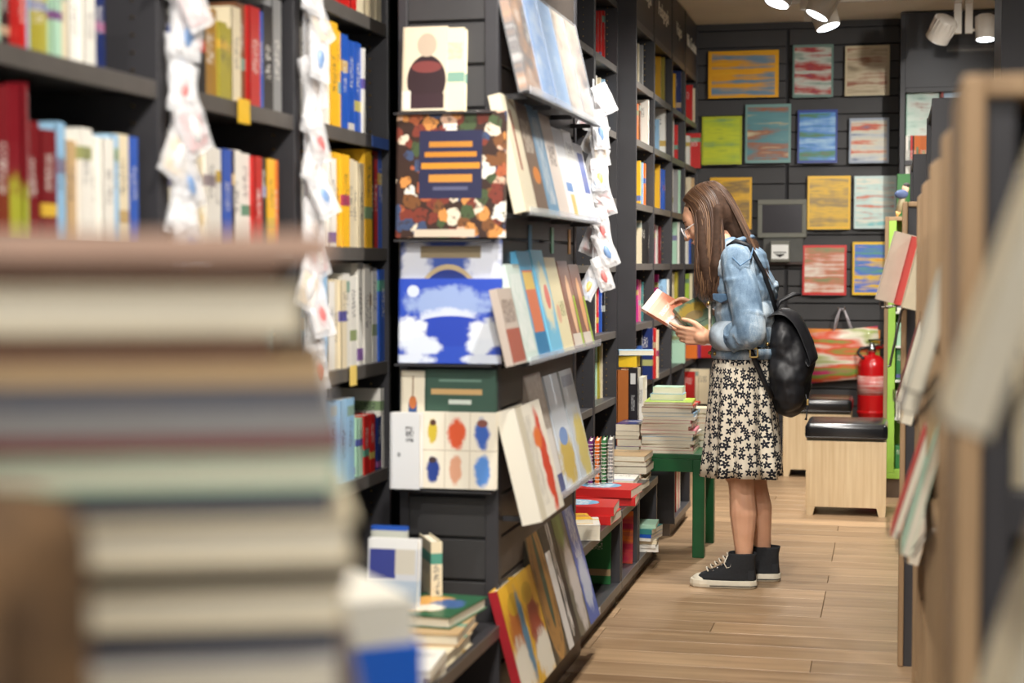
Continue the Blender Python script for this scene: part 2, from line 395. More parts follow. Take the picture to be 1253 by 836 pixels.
def shelf_case(label, xf, depth, y0, y1, zs, ztop, z0=0.0, text=None, group=None, t=.02, lip=.032):
    """open bookcase facing +X"""
    root = empty('bookcase', (xf, (y0 + y1) / 2, z0), label, 'bookcase', group); Y = (y1 - y0) / 2
    P = lambda n, e, m=M_DARK: bx(n, e, m, root, .0015)
    P('side_panel', (-depth, 0, -Y, -Y + t, 0, ztop - z0)); P('side_panel', (-depth, 0, Y - t, Y, 0, ztop - z0))
    P('back_panel', (-depth, -depth + .01, -Y + t, Y - t, 0, ztop - z0))
    for z in zs:
        s = P('shelf', (-depth + .01, -.012, -Y + t, Y - t, z - z0 - .02, z - z0))
        bx('shelf_lip', (-.012, -.003, -Y + t, Y - t, z - z0 - lip, z - z0 + .001), M_EDGE, s, .001)
    for s in (-1, 1):                                        # shelf pin holes on the inner faces
        b = MB()
        for k in range(int((ztop - z0 - .3) / .032)):
            zz = .2 + k * .032; b.cyl((-.05, s * (Y - t), zz), (-.05, s * (Y - t) - s * .0015, zz), .0032, n=6)
        tag(b.build('pin_holes', M_BRASS, root), kind='stuff')
    if text is not None:
        hd = P('header', (-.03, -.004, -Y + t, Y - t, zs[-1] - z0, ztop - z0))
        if text: fontmesh(text, .105, M_SIGN, 'lettering', hd, Matrix.Translation((-.0025, 0, zs[-1] - z0 + .17)) @ FACE_X)
    return root

NEARZ = [.68, .965, 1.265, 1.555, 1.855, 2.15, 2.45]
nb = [1.52, 2.15, 2.79, 3.49, 4.19]
nlab = ['tall black bookcase at the far left, partly out of the picture', 'tall black bookcase left of the first clip strip, above the stack',
        'tall black bookcase between the two nearer clip strips', 'tall black bookcase between the second clip strip and the display rack']
for i in range(4):
    shelf_case(nlab[i], SX, .32, nb[i], nb[i + 1], NEARZ, CEIL - .02, group='tall bookcases nearest the camera')
BAYZ = [.575, .898, 1.22, 1.545, 1.867, 2.187, 2.5]
bb = [5.32, 5.97, 6.63, 7.29, 7.928]
blab = ['tall black bookcase directly behind the slat rack, hidden almost completely', 'tall black bookcase behind the slat rack, second of its run', 'tall black bookcase behind the slat rack, third of its run', 'tall black bookcase beside the hanging clip strip and the smooth post']
for i in range(4):
    shelf_case(blab[i], SX, .32, bb[i], bb[i + 1], BAYZ, CEIL - .02, group='tall bookcases behind the slat rack')
FARZ = [.335, .632, .929, 1.229, 1.527, 1.84, 2.123, 2.42]
fb = [7.93, 8.56, 9.285, 9.895, 10.53]
ftxt = ['Psicología', 'Pedagogía', 'Viajes', 'Bib. Cocina']
flab = ['first tall black bookcase past the smooth post, lettered header', 'second tall black bookcase past the smooth post, with yellow books', 'third tall black bookcase past the smooth post, left of the woman', 'last tall black bookcase, meeting the slat back wall']
for i in range(4):
    shelf_case(flab[i], BX, .42, fb[i], fb[i + 1], FARZ, CEIL - .01, text=ftxt[i], group='tall bookcases with lettered headers')

# low bench boxes on the left, one box after another
def bench(label, y0, y1, z1=.33, n=1, group='low open bench boxes along the left shelves', xb=SX + .005):
    root = empty('bench_box', ((FX + xb) / 2, (y0 + y1) / 2, 0), label, 'bench', group); X = (FX - xb) / 2; Y = (y1 - y0) / 2; t = .022
    bx('top_board', (-X, X, -Y, Y, z1 - t, z1), M_DARK, root, .002); bx('front_edge', (X, X + .003, -Y, Y, z1 - t - .008, z1), M_EDGE, root)
    for s in (-1, 1): bx('side_panel', (-X, X, min(s * Y, s * (Y - t)), max(s * Y, s * (Y - t)), .055, z1 - t), M_DARK, root, .001)
    bx('bottom_board', (-X, X, -Y + t, Y - t, .055, .077), M_DARK, root, .001)
    bx('back_panel', (-X, -X + .01, -Y + t, Y - t, .077, z1 - t), M_DARK, root)
    bx('plinth', (-X, X - .02, -Y, Y, 0, .055), M_SKIRT, root); bx('base_rail', (X, X + .003, -Y, Y, .05, .08), M_EDGE, root)
    return root
bench('low black bench box in front of the nearest bookcases, mostly behind the stack', 1.55, 2.75)
bench('low black bench box before the end of the slat rack, covered in books', 2.76, 3.93)
bench('low black bench box just past the slat rack, green book inside', 5.03, 5.80)
bench('low black bench box holding a purple and orange picture book', 5.81, 6.22, .335)
bench('low black bench box beside the green table, white books inside', 6.23, 6.74, .345)
bench('low black bench box behind the green table, red and white books inside', 7.30, 7.90, .335)

# slat display rack: a core with a slatted end and a slatted side
RY0, RY1, RX0, RX1 = 3.97, 5.0, -1.205, -.955
rk = empty('display_rack', ((RX0 + RX1) / 2, RY0, 0), 'tall black slat display rack carrying face-out books', 'display rack')
ox, oy = (RX0 + RX1) / 2, RY0
bx('core', (RX0 - ox + .015, RX1 - ox - .015, .015, RY1 - RY0, 0, CEIL - .05), M_DARK, rk)
bx('corner_post', (RX1 - ox - .03, RX1 - ox + .004, -.004, .03, 0, CEIL - .05), M_DARK, rk, .002)
bx('corner_post', (RX0 - ox - .004, RX0 - ox + .02, -.004, .03, 0, CEIL - .05), M_DARK, rk, .002)
bx('corner_post', (RX1 - ox - .03, RX1 - ox + .004, RY1 - RY0 - .02, RY1 - RY0 + .012, 0, CEIL - .05), M_DARK, rk, .002)
z = .10
while z < CEIL - .16:
    bx('slat', (RX0 - ox + .02, RX1 - ox - .03, 0, .016, z + .004, z + .104), M_SLAT, rk, .002)
    bx('slat', (RX1 - ox - .016, RX1 - ox, .03, RY1 - RY0 - .02, z + .004, z + .104), M_BROWNSLAT, rk, .002)
    z += .108
bx('plinth', (RX0 - ox, RX1 - ox + .02, -.003, RY1 - RY0 + .01, 0, .10), M_SKIRT, rk, .002)
RROWS = [(1.655, -.02), (1.355, 0), (.98, 0), (.585, .01), (.14, .0)]
for z, dx in RROWS:
    lg = bx('ledge', (RX1 - ox + .062, RX1 - ox + .082, .01, RY1 - RY0, z - .008, z - .003), M_DARK, rk, .001)
    for q in (.06, .35, .64, .93): bx('ledge_arm', (RX1 - ox, RX1 - ox + .062, q * (RY1 - RY0), q * (RY1 - RY0) + .006, z - .016, z - .003), M_DARK, lg)
    bx('ledge_lip', (RX1 - ox + .082, RX1 - ox + .084, .01, RY1 - RY0, z - .008, z + .012), M_CLEAR, lg)
for z in (1.60, 1.285, .975, .66):
    bx('ledge', (RX0 - ox, RX1 - ox, -.06, 0, z - .006, z - .001), M_DARK, rk, .001)

# bookcase in the back right corner
M_BLURTXT = streak('smeared_white_lettering', [(44, 43, 46), (60, 60, 62), (190, 188, 180)], None, 3, .6, 30)
cb = empty('bookcase', (.5, 10.27, 0), 'black bookcase in the back corner with orange spines and pale covers', 'bookcase')
for e in ((-.45, -.42), (.30, .33)): bx('side_panel', (e[0], e[1], 0, .27, 0, CEIL - .01), M_DARK, cb, .002)
bx('back_panel', (-.42, .30, .255, .27, 0, CEIL - .01), M_DARK, cb)
CZ = [.40, .78, 1.16, 1.53, 1.86, 2.30]
for z in CZ: bx('shelf', (-.42, .30, 0, .255, z - .03, z), M_DARK, cb, .002)
hd = bx('header', (-.42, .30, -.004, .02, 2.30, CEIL - .01), M_DARK, cb)
bx('lettering', (-.18, .20, -.006, -.0042, 2.50, 2.55), M_BLURTXT, hd)

# ================================================================ books on the near left shelves (spines face the aisle)
def spine_row(z, items, where, group, s=SX - .015, maxt=.045, yoff=0):
    """items: (left u, right u, top v, colour); bounds are read on the plane of the spines"""
    k = 0; out = []
    cnt = {}
    for (u0, u1, v, c) in items:
        ya = onX(s, u0, 300).y; yb_ = onX(s, u1, 300).y; n = max(1, round((yb_ - ya) / maxt))
        for i in range(n):
            t = (yb_ - ya) / n; y = ya + t * i; zt = onX(s, (u0 + u1) / 2, v).z
            h = max(.12, zt - z) - (random.uniform(0, .012) if i else 0)
            w = min(.21, h * random.uniform(.64, .74)); dx = random.uniform(-.012, .004)
            k += 1
            M = Matrix.Translation((s + dx, y + t - .0006, z + .0005)) @ Matrix.Rotation(R(180), 4, 'Z')
            book(w, h, t - .0012, M, c, f"{cn(c)} book, {ORD[k-1] if k<=20 else k} from the left on {where}", group, hard=random.random() < .5)
G1 = 'spine-out books on the near left shelves'
spine_row(1.555, [(-30, -6, -30, 'white'), (-6, 10, -20, 'mint'), (10, 22, -30, 'black'), (22, 33, -10, 'red'), (33, 45, -10, 'lightblue'), (45, 68, -30, 'olive'), (68, 78, -10, 'mint'), (78, 92, -20, 'cream'), (92, 118, -20, 'white'), (118, 130, -10, 'navy')], 'the far left upper shelf', G1)
spine_row(1.265, [(-30, 0, 95, 'maroon'), (0, 20, 105, 'maroon'), (20, 38, 108, 'grey'), (38, 75, 150, 'maroon'), (75, 86, 150, 'lightblue'), (86, 98, 172, 'tan'), (98, 138, 160, 'white'), (138, 146, 165, 'lightblue'), (146, 160, 165, 'cream'), (160, 170, 168, 'blue')], 'the far left lower shelf', G1)
spine_row(1.555, [(232, 252, -10, 'black'), (252, 268, 10, 'gold'), (268, 286, 30, 'olive'), (286, 296, 10, 'cream'), (296, 306, 5, 'brown'), (306, 318, 10, 'red'), (318, 324, 15, 'blue'), (324, 336, 8, 'black'), (336, 346, 0, 'grey')], 'the upper shelf behind the yellow tag', G1)
spine_row(1.265, [(236, 254, 175, 'cream'), (254, 275, 180, 'white'), (275, 286, 183, 'blue'), (286, 290, 184, 'black'), (290, 312, 185, 'white'), (312, 320, 192, 'red'), (320, 327, 194, 'black'), (327, 336, 195, 'yellow'), (336, 343, 196, 'orange')], 'the lower shelf below the yellow tag', G1)
spine_row(1.555, [(392, 405, 30, 'white'), (405, 422, 30, 'yellow'), (422, 443, 46, 'blue'), (443, 446, 60, 'white')], 'the upper shelf left of the collage book', G1)
spine_row(1.265, [(390, 411, 190, 'white'), (411, 428, 188, 'yellow'), (428, 447, 196, 'cream'), (447, 454, 183, 'yellow'), (454, 459, 190, 'black'), (459, 464, 185, 'red'), (464, 470, 184, 'blue')], 'the middle shelf left of the collage book', G1)
spine_row(.965, [(385, 398, 330, 'lightblue'), (398, 412, 340, 'white'), (412, 424, 342, 'cream'), (424, 440, 335, 'white'), (440, 464, 322, 'white'), (464, 471, 330, 'blue')], 'the shelf left of the blue book', G1)
spine_row(.68, [(400, 432, 490, 'lightblue'), (432, 444, 510, 'mint'), (444, 456, 508, 'red'), (456, 466, 508, 'navy'), (466, 474, 475, 'white')], 'the shelf left of the little-figures book', G1)
spine_row(1.855, [(240, 300, -200, 'white'), (300, 345, -180, 'blue'), (400, 440, -110, 'red'), (440, 466, -100, 'cream')], 'the shelf above the picture edge', G1)
spine_row(.965, [(236, 290, 330, 'white'), (290, 340, 330, 'teal')], 'the shelf hidden by the stack', G1)
# blue wave leaning out face-on in the far left compartment
M_WAVE = cover('blue_wave_cover', (128, 24, 34), [('e', .55, .42, .38, .5, (20, 66, 160)), ('b', .25, .1, .35, .3, (176, 182, 60)), ('r', .75, .2, .2, .25, (220, 226, 232))])
p = onX(SX + .0, 38, 280)
book(.15, .235, .012, place((SX + .002, p.y - .012, 1.2655), R(180)), 'maroon', 'face-on maroon book with a blue arch design, far left shelf', None, M_WAVE, parts=True)
# shelf tags
def shelf_tag(u, v, w, h, X, rgb, label, z):
    p = onX(X, u, v); o = MB().box(0, .0015, -w / 2, w / 2, -h, 0).build('shelf_tag', plain('tag_%d%d%d' % rgb, rgb, .4, .05)); o.location = (X, p.y, z)
    tag(o, label, 'tag', 'shelf tags')
shelf_tag(298, 110, .062, .05, SX + .0025, (236, 190, 50), 'yellow shelf tag clipped under the red book', 1.562)
shelf_tag(465, 160, .14, .028, SX + .0025, (70, 100, 170), 'blue shelf tag beside the collage book', 1.553)
shelf_tag(432, 440, .05, .05, SX + .0025, (230, 200, 110), 'pale yellow shelf tag left of the blue book', .972)

# ================================================================ clip strips with small packets
M_STRIP = plain('strip_plastic', (214, 216, 220), .3, .03)
PKC = [(226, 224, 222), (208, 120, 118), (124, 154, 196), (232, 232, 230), (222, 186, 112), (204, 196, 190)]
PKN = ['white', 'red', 'blue', 'milky', 'amber', 'pale grey']
def packet(p, ang, tilt, sz, ci, label, group, yaw):
    root = empty('packet', p, label, 'packet', group)
    root.matrix_world = Matrix.Translation(p) @ Matrix.Rotation(yaw, 4, 'Z') @ Matrix.Rotation(tilt, 4, 'X') @ Matrix.Rotation(ang, 4, 'Y')
    w, h = sz
    MB().prism([(-w * .34, -h * .9), (w * .34, -h * .9), (w * .34, -h * .35), (-w * .34, -h * .35)], -.002, .002).build('card', plain('packet_card_%d' % ci, PKC[ci], .4, .1), root)
    MB().prism([(-w * .4, -h * .3), (w * .4, -h * .3), (w * .4, -h * .1), (w * .2, -h * .03), (-w * .2, -h * .03), (-w * .4, -h * .1)], -.0015, .0015).build('header_card', plain('packet_card_0', PKC[0], .4, .1), root)
    MB().ball((0, -.004, -h * .6), (w * .2, .006, h * .22), seg=10, rings=6).build('item', plain('packet_item_%d' % ((ci + 2) % 6), PKC[(ci + 2) % 6], .3, .1), root, smooth=True)
    if not BAGM:
        for q in range(5):
            b = MB(); vs = []; fs = []; nx, nz = 6, 8
            for sgn in (-1, 1):
                for a in range(nx):
                    for e in range(nz):
                        ed = a in (0, nx - 1) or e in (0, nz - 1)
                        vs.append((-.5 + a / (nx - 1) + random.uniform(-.03, .03), sgn * (.05 if ed else random.uniform(.06, .17)), -e / (nz - 1) + random.uniform(-.02, .02)))
            o_ = nx * nz
            for a in range(nx - 1):
                for e in range(nz - 1):
                    k = a * nz + e; fs += [(k, k + 1, k + nz + 1, k + nz), (o_ + k, o_ + k + nz, o_ + k + nz + 1, o_ + k + 1)]
            BAGM.append(b.add(vs, fs).mesh('bag', M_POLY))
    g = bpy.data.objects.new('bag', random.choice(BAGM)); COL.objects.link(g); g.parent = root; g.scale = (w, .06, h)
BAGM = []
M_POLY = clear('polybag', (.97, .97, .98), .12, .55)
def clip_strip(x, y, z1, z0, n, label, plabel, sz, yaw, spread=.02):
    s = MB().box(-.0008, .0008, -.012, .012, z0 - z1, 0).build('clip_strip', M_STRIP); s.location = (x, y, z1); tag(s, label, 'clip strip')
    for i in range(n):
        z = z1 - .02 - (z1 - z0 - .02) * i / (n - 1)
        sd = 1 if i % 2 else -1; ci = random.choice([0, 0, 3, 5, 1, 2, 4])
        p = Vector((x + .012 + random.uniform(0, .012), y + sd * random.uniform(.004, spread), z))
        packet(p, sd * random.uniform(.05, .5), random.uniform(-.25, .1), (sz[0] * random.uniform(.85, 1.1), sz[1] * random.uniform(.85, 1.1)), ci, f"{PKN[ci]} packet, {ORD[i]} from the top of {plabel}", 'packets of ' + plabel, yaw)
random.seed(5)
clip_strip(SX + .012, 2.81, 2.10, 1.16, 18, 'hanging clip strip of plastic packets, nearest one on the left', 'the nearest clip strip', (.07, .115), R(70))
clip_strip(SX + .012, 3.51, 2.10, .98, 18, 'hanging clip strip of plastic packets between yellow and black spines', 'the second clip strip', (.07, .12), R(70))
clip_strip(RX1 + .05, 5.05, 1.80, 1.21, 16, 'hanging clip strip of plastic packets at the far end of the slat rack', 'the clip strip past the rack', (.055, .115), R(12), .03)

# ================================================================ end of the slat rack, facing the camera
YF = RY0 - .004
def facing(u0, v0, u1, v1, Y, t, mat, label, name='book', tilt=R(-3), parts=True, col='white', hard=True):
    a = onY(Y, u0, v1); b = onY(Y, u1, v0)
    return book(b.x - a.x, b.z - a.z, t, place((a.x, Y, a.z), 0, tilt, 'X'), col, label, None, mat, parts, name, hard=hard)
M_PORT = cover('portrait_cover', (222, 208, 182), [('e', .55, .36, .44, .30, (52, 36, 40)), ('r', .55, .08, .40, .12, (58, 40, 46)), ('e', .55, .78, .22, .14, (188, 170, 150)), ('e', .55, .52, .34, .07, (122, 62, 60)), ('r', .1, .12, .1, .12, (236, 230, 214)), ('r', .5, .01, .5, .015, (226, 214, 190))])
facing(492, 30, 545, 136, YF - .05, .012, M_PORT, 'cream book with a dark portrait, on top of the rack end', tilt=R(-5))
facing(545, 32, 567, 136, YF - .038, .03, None, 'thick cream book behind the portrait book on the rack end', col='cream', tilt=R(-4))
M_COLL = collage('toy_collage_cover', [(170, 92, 58), (222, 208, 186), (70, 86, 56), (206, 140, 76), (122, 56, 44), (64, 78, 110), (214, 176, 150), (232, 226, 216), (120, 78, 46)], (58, 40, 34),
    [(.5, .58, .29, .27, (40, 42, 72)), (.5, .74, .20, .022, (188, 128, 50)), (.5, .66, .24, .02, (196, 130, 44)), (.5, .57, .27, .024, (206, 140, 46)), (.5, .47, .20, .03, (200, 138, 60)), (.5, .39, .16, .014, (90, 92, 120)), (.45, .035, .28, .03, (206, 190, 170))], 8.5, 2)
facing(485, 134, 617, 291, YF - .058, .018, M_COLL, 'large book with a toy collage around a dark blue title panel')
M_BLUEU = cover('blue_arch_cover', (58, 84, 160), [('b', .15, .5, .16, .6, (206, 210, 220)), ('b', .85, .5, .2, .6, (212, 216, 226)), ('r', .5, .86, .3, .07, (136, 122, 96)), ('e', .48, .10, .36, .62, (190, 170, 130)), ('e', .48, .08, .34, .58, (40, 58, 130)), ('t', .48, .3, .24, .16, (206, 186, 140))], nscale=5)
facing(490, 293, 612, 400, YF - .028, .014, M_BLUEU, 'blue book with a gold arch, behind the cobalt book')
M_BLUEB = cover('cobalt_cover', (48, 78, 184), [('b', .5, .72, .42, .18, (150, 170, 214)), ('b', .5, .52, .3, .12, (206, 214, 232)), ('e', .52, .38, .4, .18, (44, 70, 176)), ('b', .10, .38, .18, .16, (226, 232, 240)), ('b', .22, .2, .2, .12, (216, 224, 238)), ('b', .88, .36, .2, .18, (228, 234, 242)), ('b', .8, .2, .14, .1, (222, 230, 240)), ('b', .15, .05, .22, .06, (214, 222, 236)), ('b', .85, .05, .22, .06, (214, 222, 236)), ('e', .14, .85, .06, .07, (206, 216, 234))], nscale=7)
facing(488, 341, 612, 444, YF - .058, .016, M_BLUEB, 'cobalt blue book with white figures on the rack end')
M_GRN = cover('dark_green_cover', (62, 88, 76), [('r', .45, .6, .36, .05, (200, 164, 112)), ('r', .5, .8, .3, .02, (110, 140, 126)), ('r', .5, .42, .16, .04, (206, 214, 204)), ('e', .12, .12, .08, .06, (226, 226, 216))])
facing(520, 453, 606, 520, YF - .028, .02, M_GRN, 'dark green book with a tan title, behind the figures book')
M_STORK = cover('small_figure_cover', (232, 222, 200), [('r', .5, .22, .18, .20, (60, 88, 140)), ('e', .5, .42, .16, .12, (206, 120, 70)), ('r', .5, .7, .03, .2, (150, 120, 96))])
facing(491, 454, 519, 520, YF - .028, .02, M_STORK, 'narrow cream book with one blue and orange figure')
M_SIX = cover('six_figures_cover', (234, 226, 208), [('r', .33, .5, .006, .5, (200, 190, 170)), ('r', .66, .5, .006, .5, (200, 190, 170)), ('r', .5, .5, .5, .008, (200, 190, 170)),
    ('b', .17, .75, .06, .16, (204, 180, 60)), ('b', .48, .72, .11, .20, (216, 92, 56)), ('b', .82, .72, .10, .20, (60, 96, 176)), ('b', .17, .25, .08, .18, (44, 66, 140)), ('b', .48, .25, .08, .2, (216, 160, 130)), ('b', .82, .25, .1, .2, (90, 140, 210)), ('e', .17, .86, .04, .04, (90, 60, 50)), ('e', .82, .86, .07, .05, (130, 80, 70)), ('e', .17, .37, .05, .04, (70, 56, 60))], nscale=6)
facing(514, 506, 606, 597, YF - .058, .022, M_SIX, 'white book with six little coloured figures in a grid')
M_WBK = cover('white_back_cover', (226, 226, 226), [('t', .66, .72, .14, .1, (60, 60, 64)), ('e', .3, .45, .06, .03, (150, 150, 150))])
facing(478, 506, 513, 598, YF - .10, .03, M_WBK, 'plain white book left of the figures book', tilt=R(-1))

# ================================================================ side of the slat rack: leaning face-out books in rows
def rack_book(y, z, w, h, t, mat, label, col='white', tilt=R(-13), dx=.082, name='book', parts=True, wrap=False, yaw=0):
    M = place((RX1 + dx - .004, y, z), R(90), tilt, 'Y', yaw)
    o = book(w, h, t, M, col, label, None, mat, parts, name, hard=True)
    if wrap:
        g = MB().box(-.004, w + .004, -.004, t + .003, -.003, h + .006).build('plastic_wrap', M_WRAP, o)
    return o
S = streak
m1 = [S('rk1_%d' % i, c, b, i + 4, 1.2, 5) for i, (c, b) in enumerate([
    ([(206, 196, 184), (176, 130, 90), (96, 88, 84), (214, 206, 196)], None), ([(92, 140, 206), (140, 180, 226), (206, 220, 234)], None),
    ([(176, 200, 226), (150, 184, 220), (206, 220, 232)], None), ([(168, 150, 130), (206, 190, 170), (130, 106, 86)], None), ([(96, 90, 86), (170, 146, 126), (200, 190, 180)], None)])]
l1 = ['plastic-wrapped patterned book at the top near corner of the rack', 'plastic-wrapped sky blue book on the top rack row', 'plastic-wrapped pale blue book with faint lettering, top rack row', 'plastic-wrapped beige book next to last on the top rack row', 'plastic-wrapped grey book at the far end of the top rack row']
y = RY0 + .0
for i in range(5):
    rack_book(y + .0 + .196 * i, 1.655, .188, .30, .02, m1[i], l1[i], wrap=True)
random.seed(8)
M_R2 = [cover('rk2a', (226, 216, 190), [('r', .45, .62, .07, .26, (150, 70, 48))]), cover('rk2b', (128, 108, 92), [('e', .6, .35, .3, .08, (222, 140, 70)), ('t', .5, .7, .35, .15, (200, 190, 176))]),
        cover('rk2c', (120, 158, 186), [('t', .5, .5, .3, .4, (206, 214, 220))]), cover('rk2d', (226, 214, 204), [('t', .5, .6, .3, .1, (120, 110, 104))]),
        cover('rk2e', (236, 238, 240), [('r', .6, .35, .3, .05, (110, 150, 206)), ('r', .7, .15, .2, .12, (226, 196, 120))]), cover('rk2f', (240, 240, 238), [('t', .5, .8, .3, .06, (160, 160, 160))]), cover('rk2g', (222, 224, 232), [('r', .55, .62, .3, .26, (66, 92, 170))])]
l2 = ['thick cream book with a rust stripe, near end of second rack row', 'brown book with an orange oval, second rack row', 'slate blue book with white lettering, second rack row', 'pale pink book in the middle of second rack row', 'white book with a blue band, second rack row', 'plain white book, second rack row', 'white book with a blue panel at far end of second rack row']
for i in range(7):
    rack_book(RY0 - .01 + .146 * i, 1.355, .14, [.30, .295, .30, .29, .265, .27, .24][i], .032 if i == 0 else .02, M_R2[i], l2[i])
M_R3 = [cover('rk3a', (196, 182, 170), [('r', .5, .25, .5, .22, (170, 96, 80)), ('t', .5, .7, .4, .15, (120, 100, 90))]), cover('rk3b', (206, 222, 214), [('t', .5, .5, .4, .4, (236, 240, 236))]),
        cover('rk3c', (92, 166, 206), [('r', .5, .5, .4, .32, (220, 128, 92)), ('r', .5, .72, .4, .08, (228, 196, 110)), ('r', .5, .14, .45, .10, (60, 128, 176))]), cover('rk3d', (124, 194, 226), [('b', .5, .55, .4, .3, (232, 226, 190)), ('e', .6, .55, .2, .12, (226, 130, 120))]),
        cover('rk3e', (232, 222, 182), [('e', .3, .4, .16, .1, (224, 180, 150)), ('t', .7, .45, .2, .08, (150, 150, 90))]), cover('rk3f', (150, 110, 92), [('e', .55, .5, .2, .34, (232, 190, 150)), ('r', .5, .1, .5, .07, (220, 210, 196)), ('r', .9, .3, .08, .3, (166, 196, 60))]), cover('rk3g', (140, 100, 84), [('e', .55, .5, .2, .34, (226, 170, 120)), ('r', .5, .1, .5, .07, (220, 210, 196)), ('r', .9, .3, .08, .3, (166, 196, 60))])]
l3 = ['rose and beige book at the near end of third rack row', 'mint book standing behind the blue book, third rack row', 'blue book with an orange and yellow panel, third rack row', 'light blue book with a pink spot, third rack row', 'cream book with small round picture, third rack row', 'brown book with a pale flame, nearer of the matching two', 'brown book with a pale flame, farther of the matching two']
for i, (yy, h, t) in enumerate([(-.15, .19, .02), (-.005, .25, .02), (.15, .285, .05), (.325, .29, .05), (.48, .27, .025), (.65, .26, .02), (.81, .25, .02)]):
    rack_book(RY0 + .0 + yy, .98, .15, h, t, M_R3[i], l3[i], dx=.082)
M_R4 = [cover('rk4a', (170, 158, 146), [('t', .5, .7, .4, .25, (200, 192, 182)), ('r', .6, .32, .35, .2, (216, 212, 206)), ('r', .5, .07, .5, .09, (74, 84, 130))]), cover('rk4b', (206, 214, 222), [('b', .5, .25, .5, .22, (196, 170, 84)), ('e', .5, .45, .3, .08, (120, 150, 200))]), cover('rk4c', (196, 204, 210), [('b', .6, .3, .4, .3, (206, 190, 110)), ('r', .5, .9, .4, .05, (150, 160, 176))])]
rack_book(RY0 + .30, .585, .21, .36, .03, M_R4[0], 'tall taupe book with a blue foot band, fourth rack row')
rack_book(RY0 + .54, .585, .19, .33, .02, M_R4[1], 'pale blue landscape book in the fourth rack row')
rack_book(RY0 + .76, .585, .19, .33, .02, M_R4[2], 'grey-blue book at the far end of the fourth rack row')
M_RED = cover('red_figure_cover', (232, 226, 210), [('b', .72, .42, .15, .44, (206, 66, 40)), ('b', .6, .68, .16, .1, (226, 120, 60)), ('r', .14, .5, .10, .5, (206, 198, 176)), ('t', .35, .5, .12, .4, (196, 190, 178))], nscale=5)
rack_book(RY0 - .03, .585, .29, .29, .05, M_RED, 'thick white book with a red figure, jutting from the fourth rack row', dx=.125, tilt=R(-14))
M_B5 = [cover('rk5a', (222, 172, 44), [('b', .5, .5, .4, .3, (176, 100, 40)), ('b', .4, .25, .5, .25, (226, 222, 206)), ('e', .6, .8, .3, .1, (190, 150, 30)), ('b', .85, .5, .15, .4, (80, 130, 160))], nscale=6), cover('rk5b', (224, 176, 50), [('b', .5, .45, .4, .3, (150, 60, 40)), ('b', .6, .2, .5, .22, (230, 226, 210)), ('e', .4, .8, .3, .1, (196, 156, 36))], nscale=7),
        cover('rk5c', (64, 60, 48), [('o', .5, .5, .5, .5, (190, 140, 76)), ('b', .5, .5, .4, .5, (170, 126, 66)), ('e', .55, .55, .12, .34, (52, 80, 66))], nscale=9), cover('rk5d', (34, 32, 34), [('r', .2, .35, .2, .35, (226, 224, 220)), ('t', .6, .5, .12, .45, (226, 222, 216))]), cover('rk5e', (110, 106, 92), [('b', .6, .35, .35, .35, (206, 200, 196)), ('b', .4, .8, .4, .2, (104, 120, 56))]), cover('rk5f', (78, 104, 184), [('b', .5, .3, .4, .2, (196, 206, 226)), ('t', .5, .7, .3, .2, (214, 220, 232))])]
l5 = ['yellow picture book with red spine at the foot of the rack', 'yellow picture book beside the red-spined one on the bottom row', 'tall dark green book with gold ornament on the bottom rack row', 'black and white book lettered down its length, bottom rack row', 'grey book with a white figure, bottom rack row', 'blue book at the far end of the bottom rack row']
for i, (yy, w, h, t) in enumerate([(-.07, .19, .285, .024), (.125, .18, .285, .022), (.31, .18, .40, .02), (.495, .17, .40, .03), (.67, .16, .42, .02), (.835, .15, .40, .015)]):
    o = rack_book(RY0 + yy, .14, w, h, t, M_B5[i], l5[i], dx=.095, tilt=R(-15))
    if i == 0:
        MB().box(-.002, -.0006, 0, t, 0, h).build('spine', plain('crimson_spine', (164, 34, 44), .4), o)
    if i == 3: fontmesh('PIERRE BLAS & MARCUS GOMEZ', .020, M_SIGN, 'lettering', o, Matrix.Translation((-.0022, t / 2, h / 2)) @ Matrix.Rotation(R(-90), 4, 'Z') @ Matrix.Rotation(R(90), 4, 'X') @ Matrix.Rotation(R(-90), 4, 'Z'), .0004)
# index tabs under the second row
for i, (dy, c) in enumerate([(.36, (46, 120, 160)), (.66, (110, 180, 140)), (.92, (210, 150, 60))]):
    o = MB().box(0, .002, 0, .035, 0, .075).build('price_tab', plain('tab%d' % i, c, .4)); o.location = (RX1 + .001, RY0 + dy, 1.255)
    tag(o, ['blue', 'green', 'amber'][i] + ' price tab on the bare slats of the rack', 'tab')

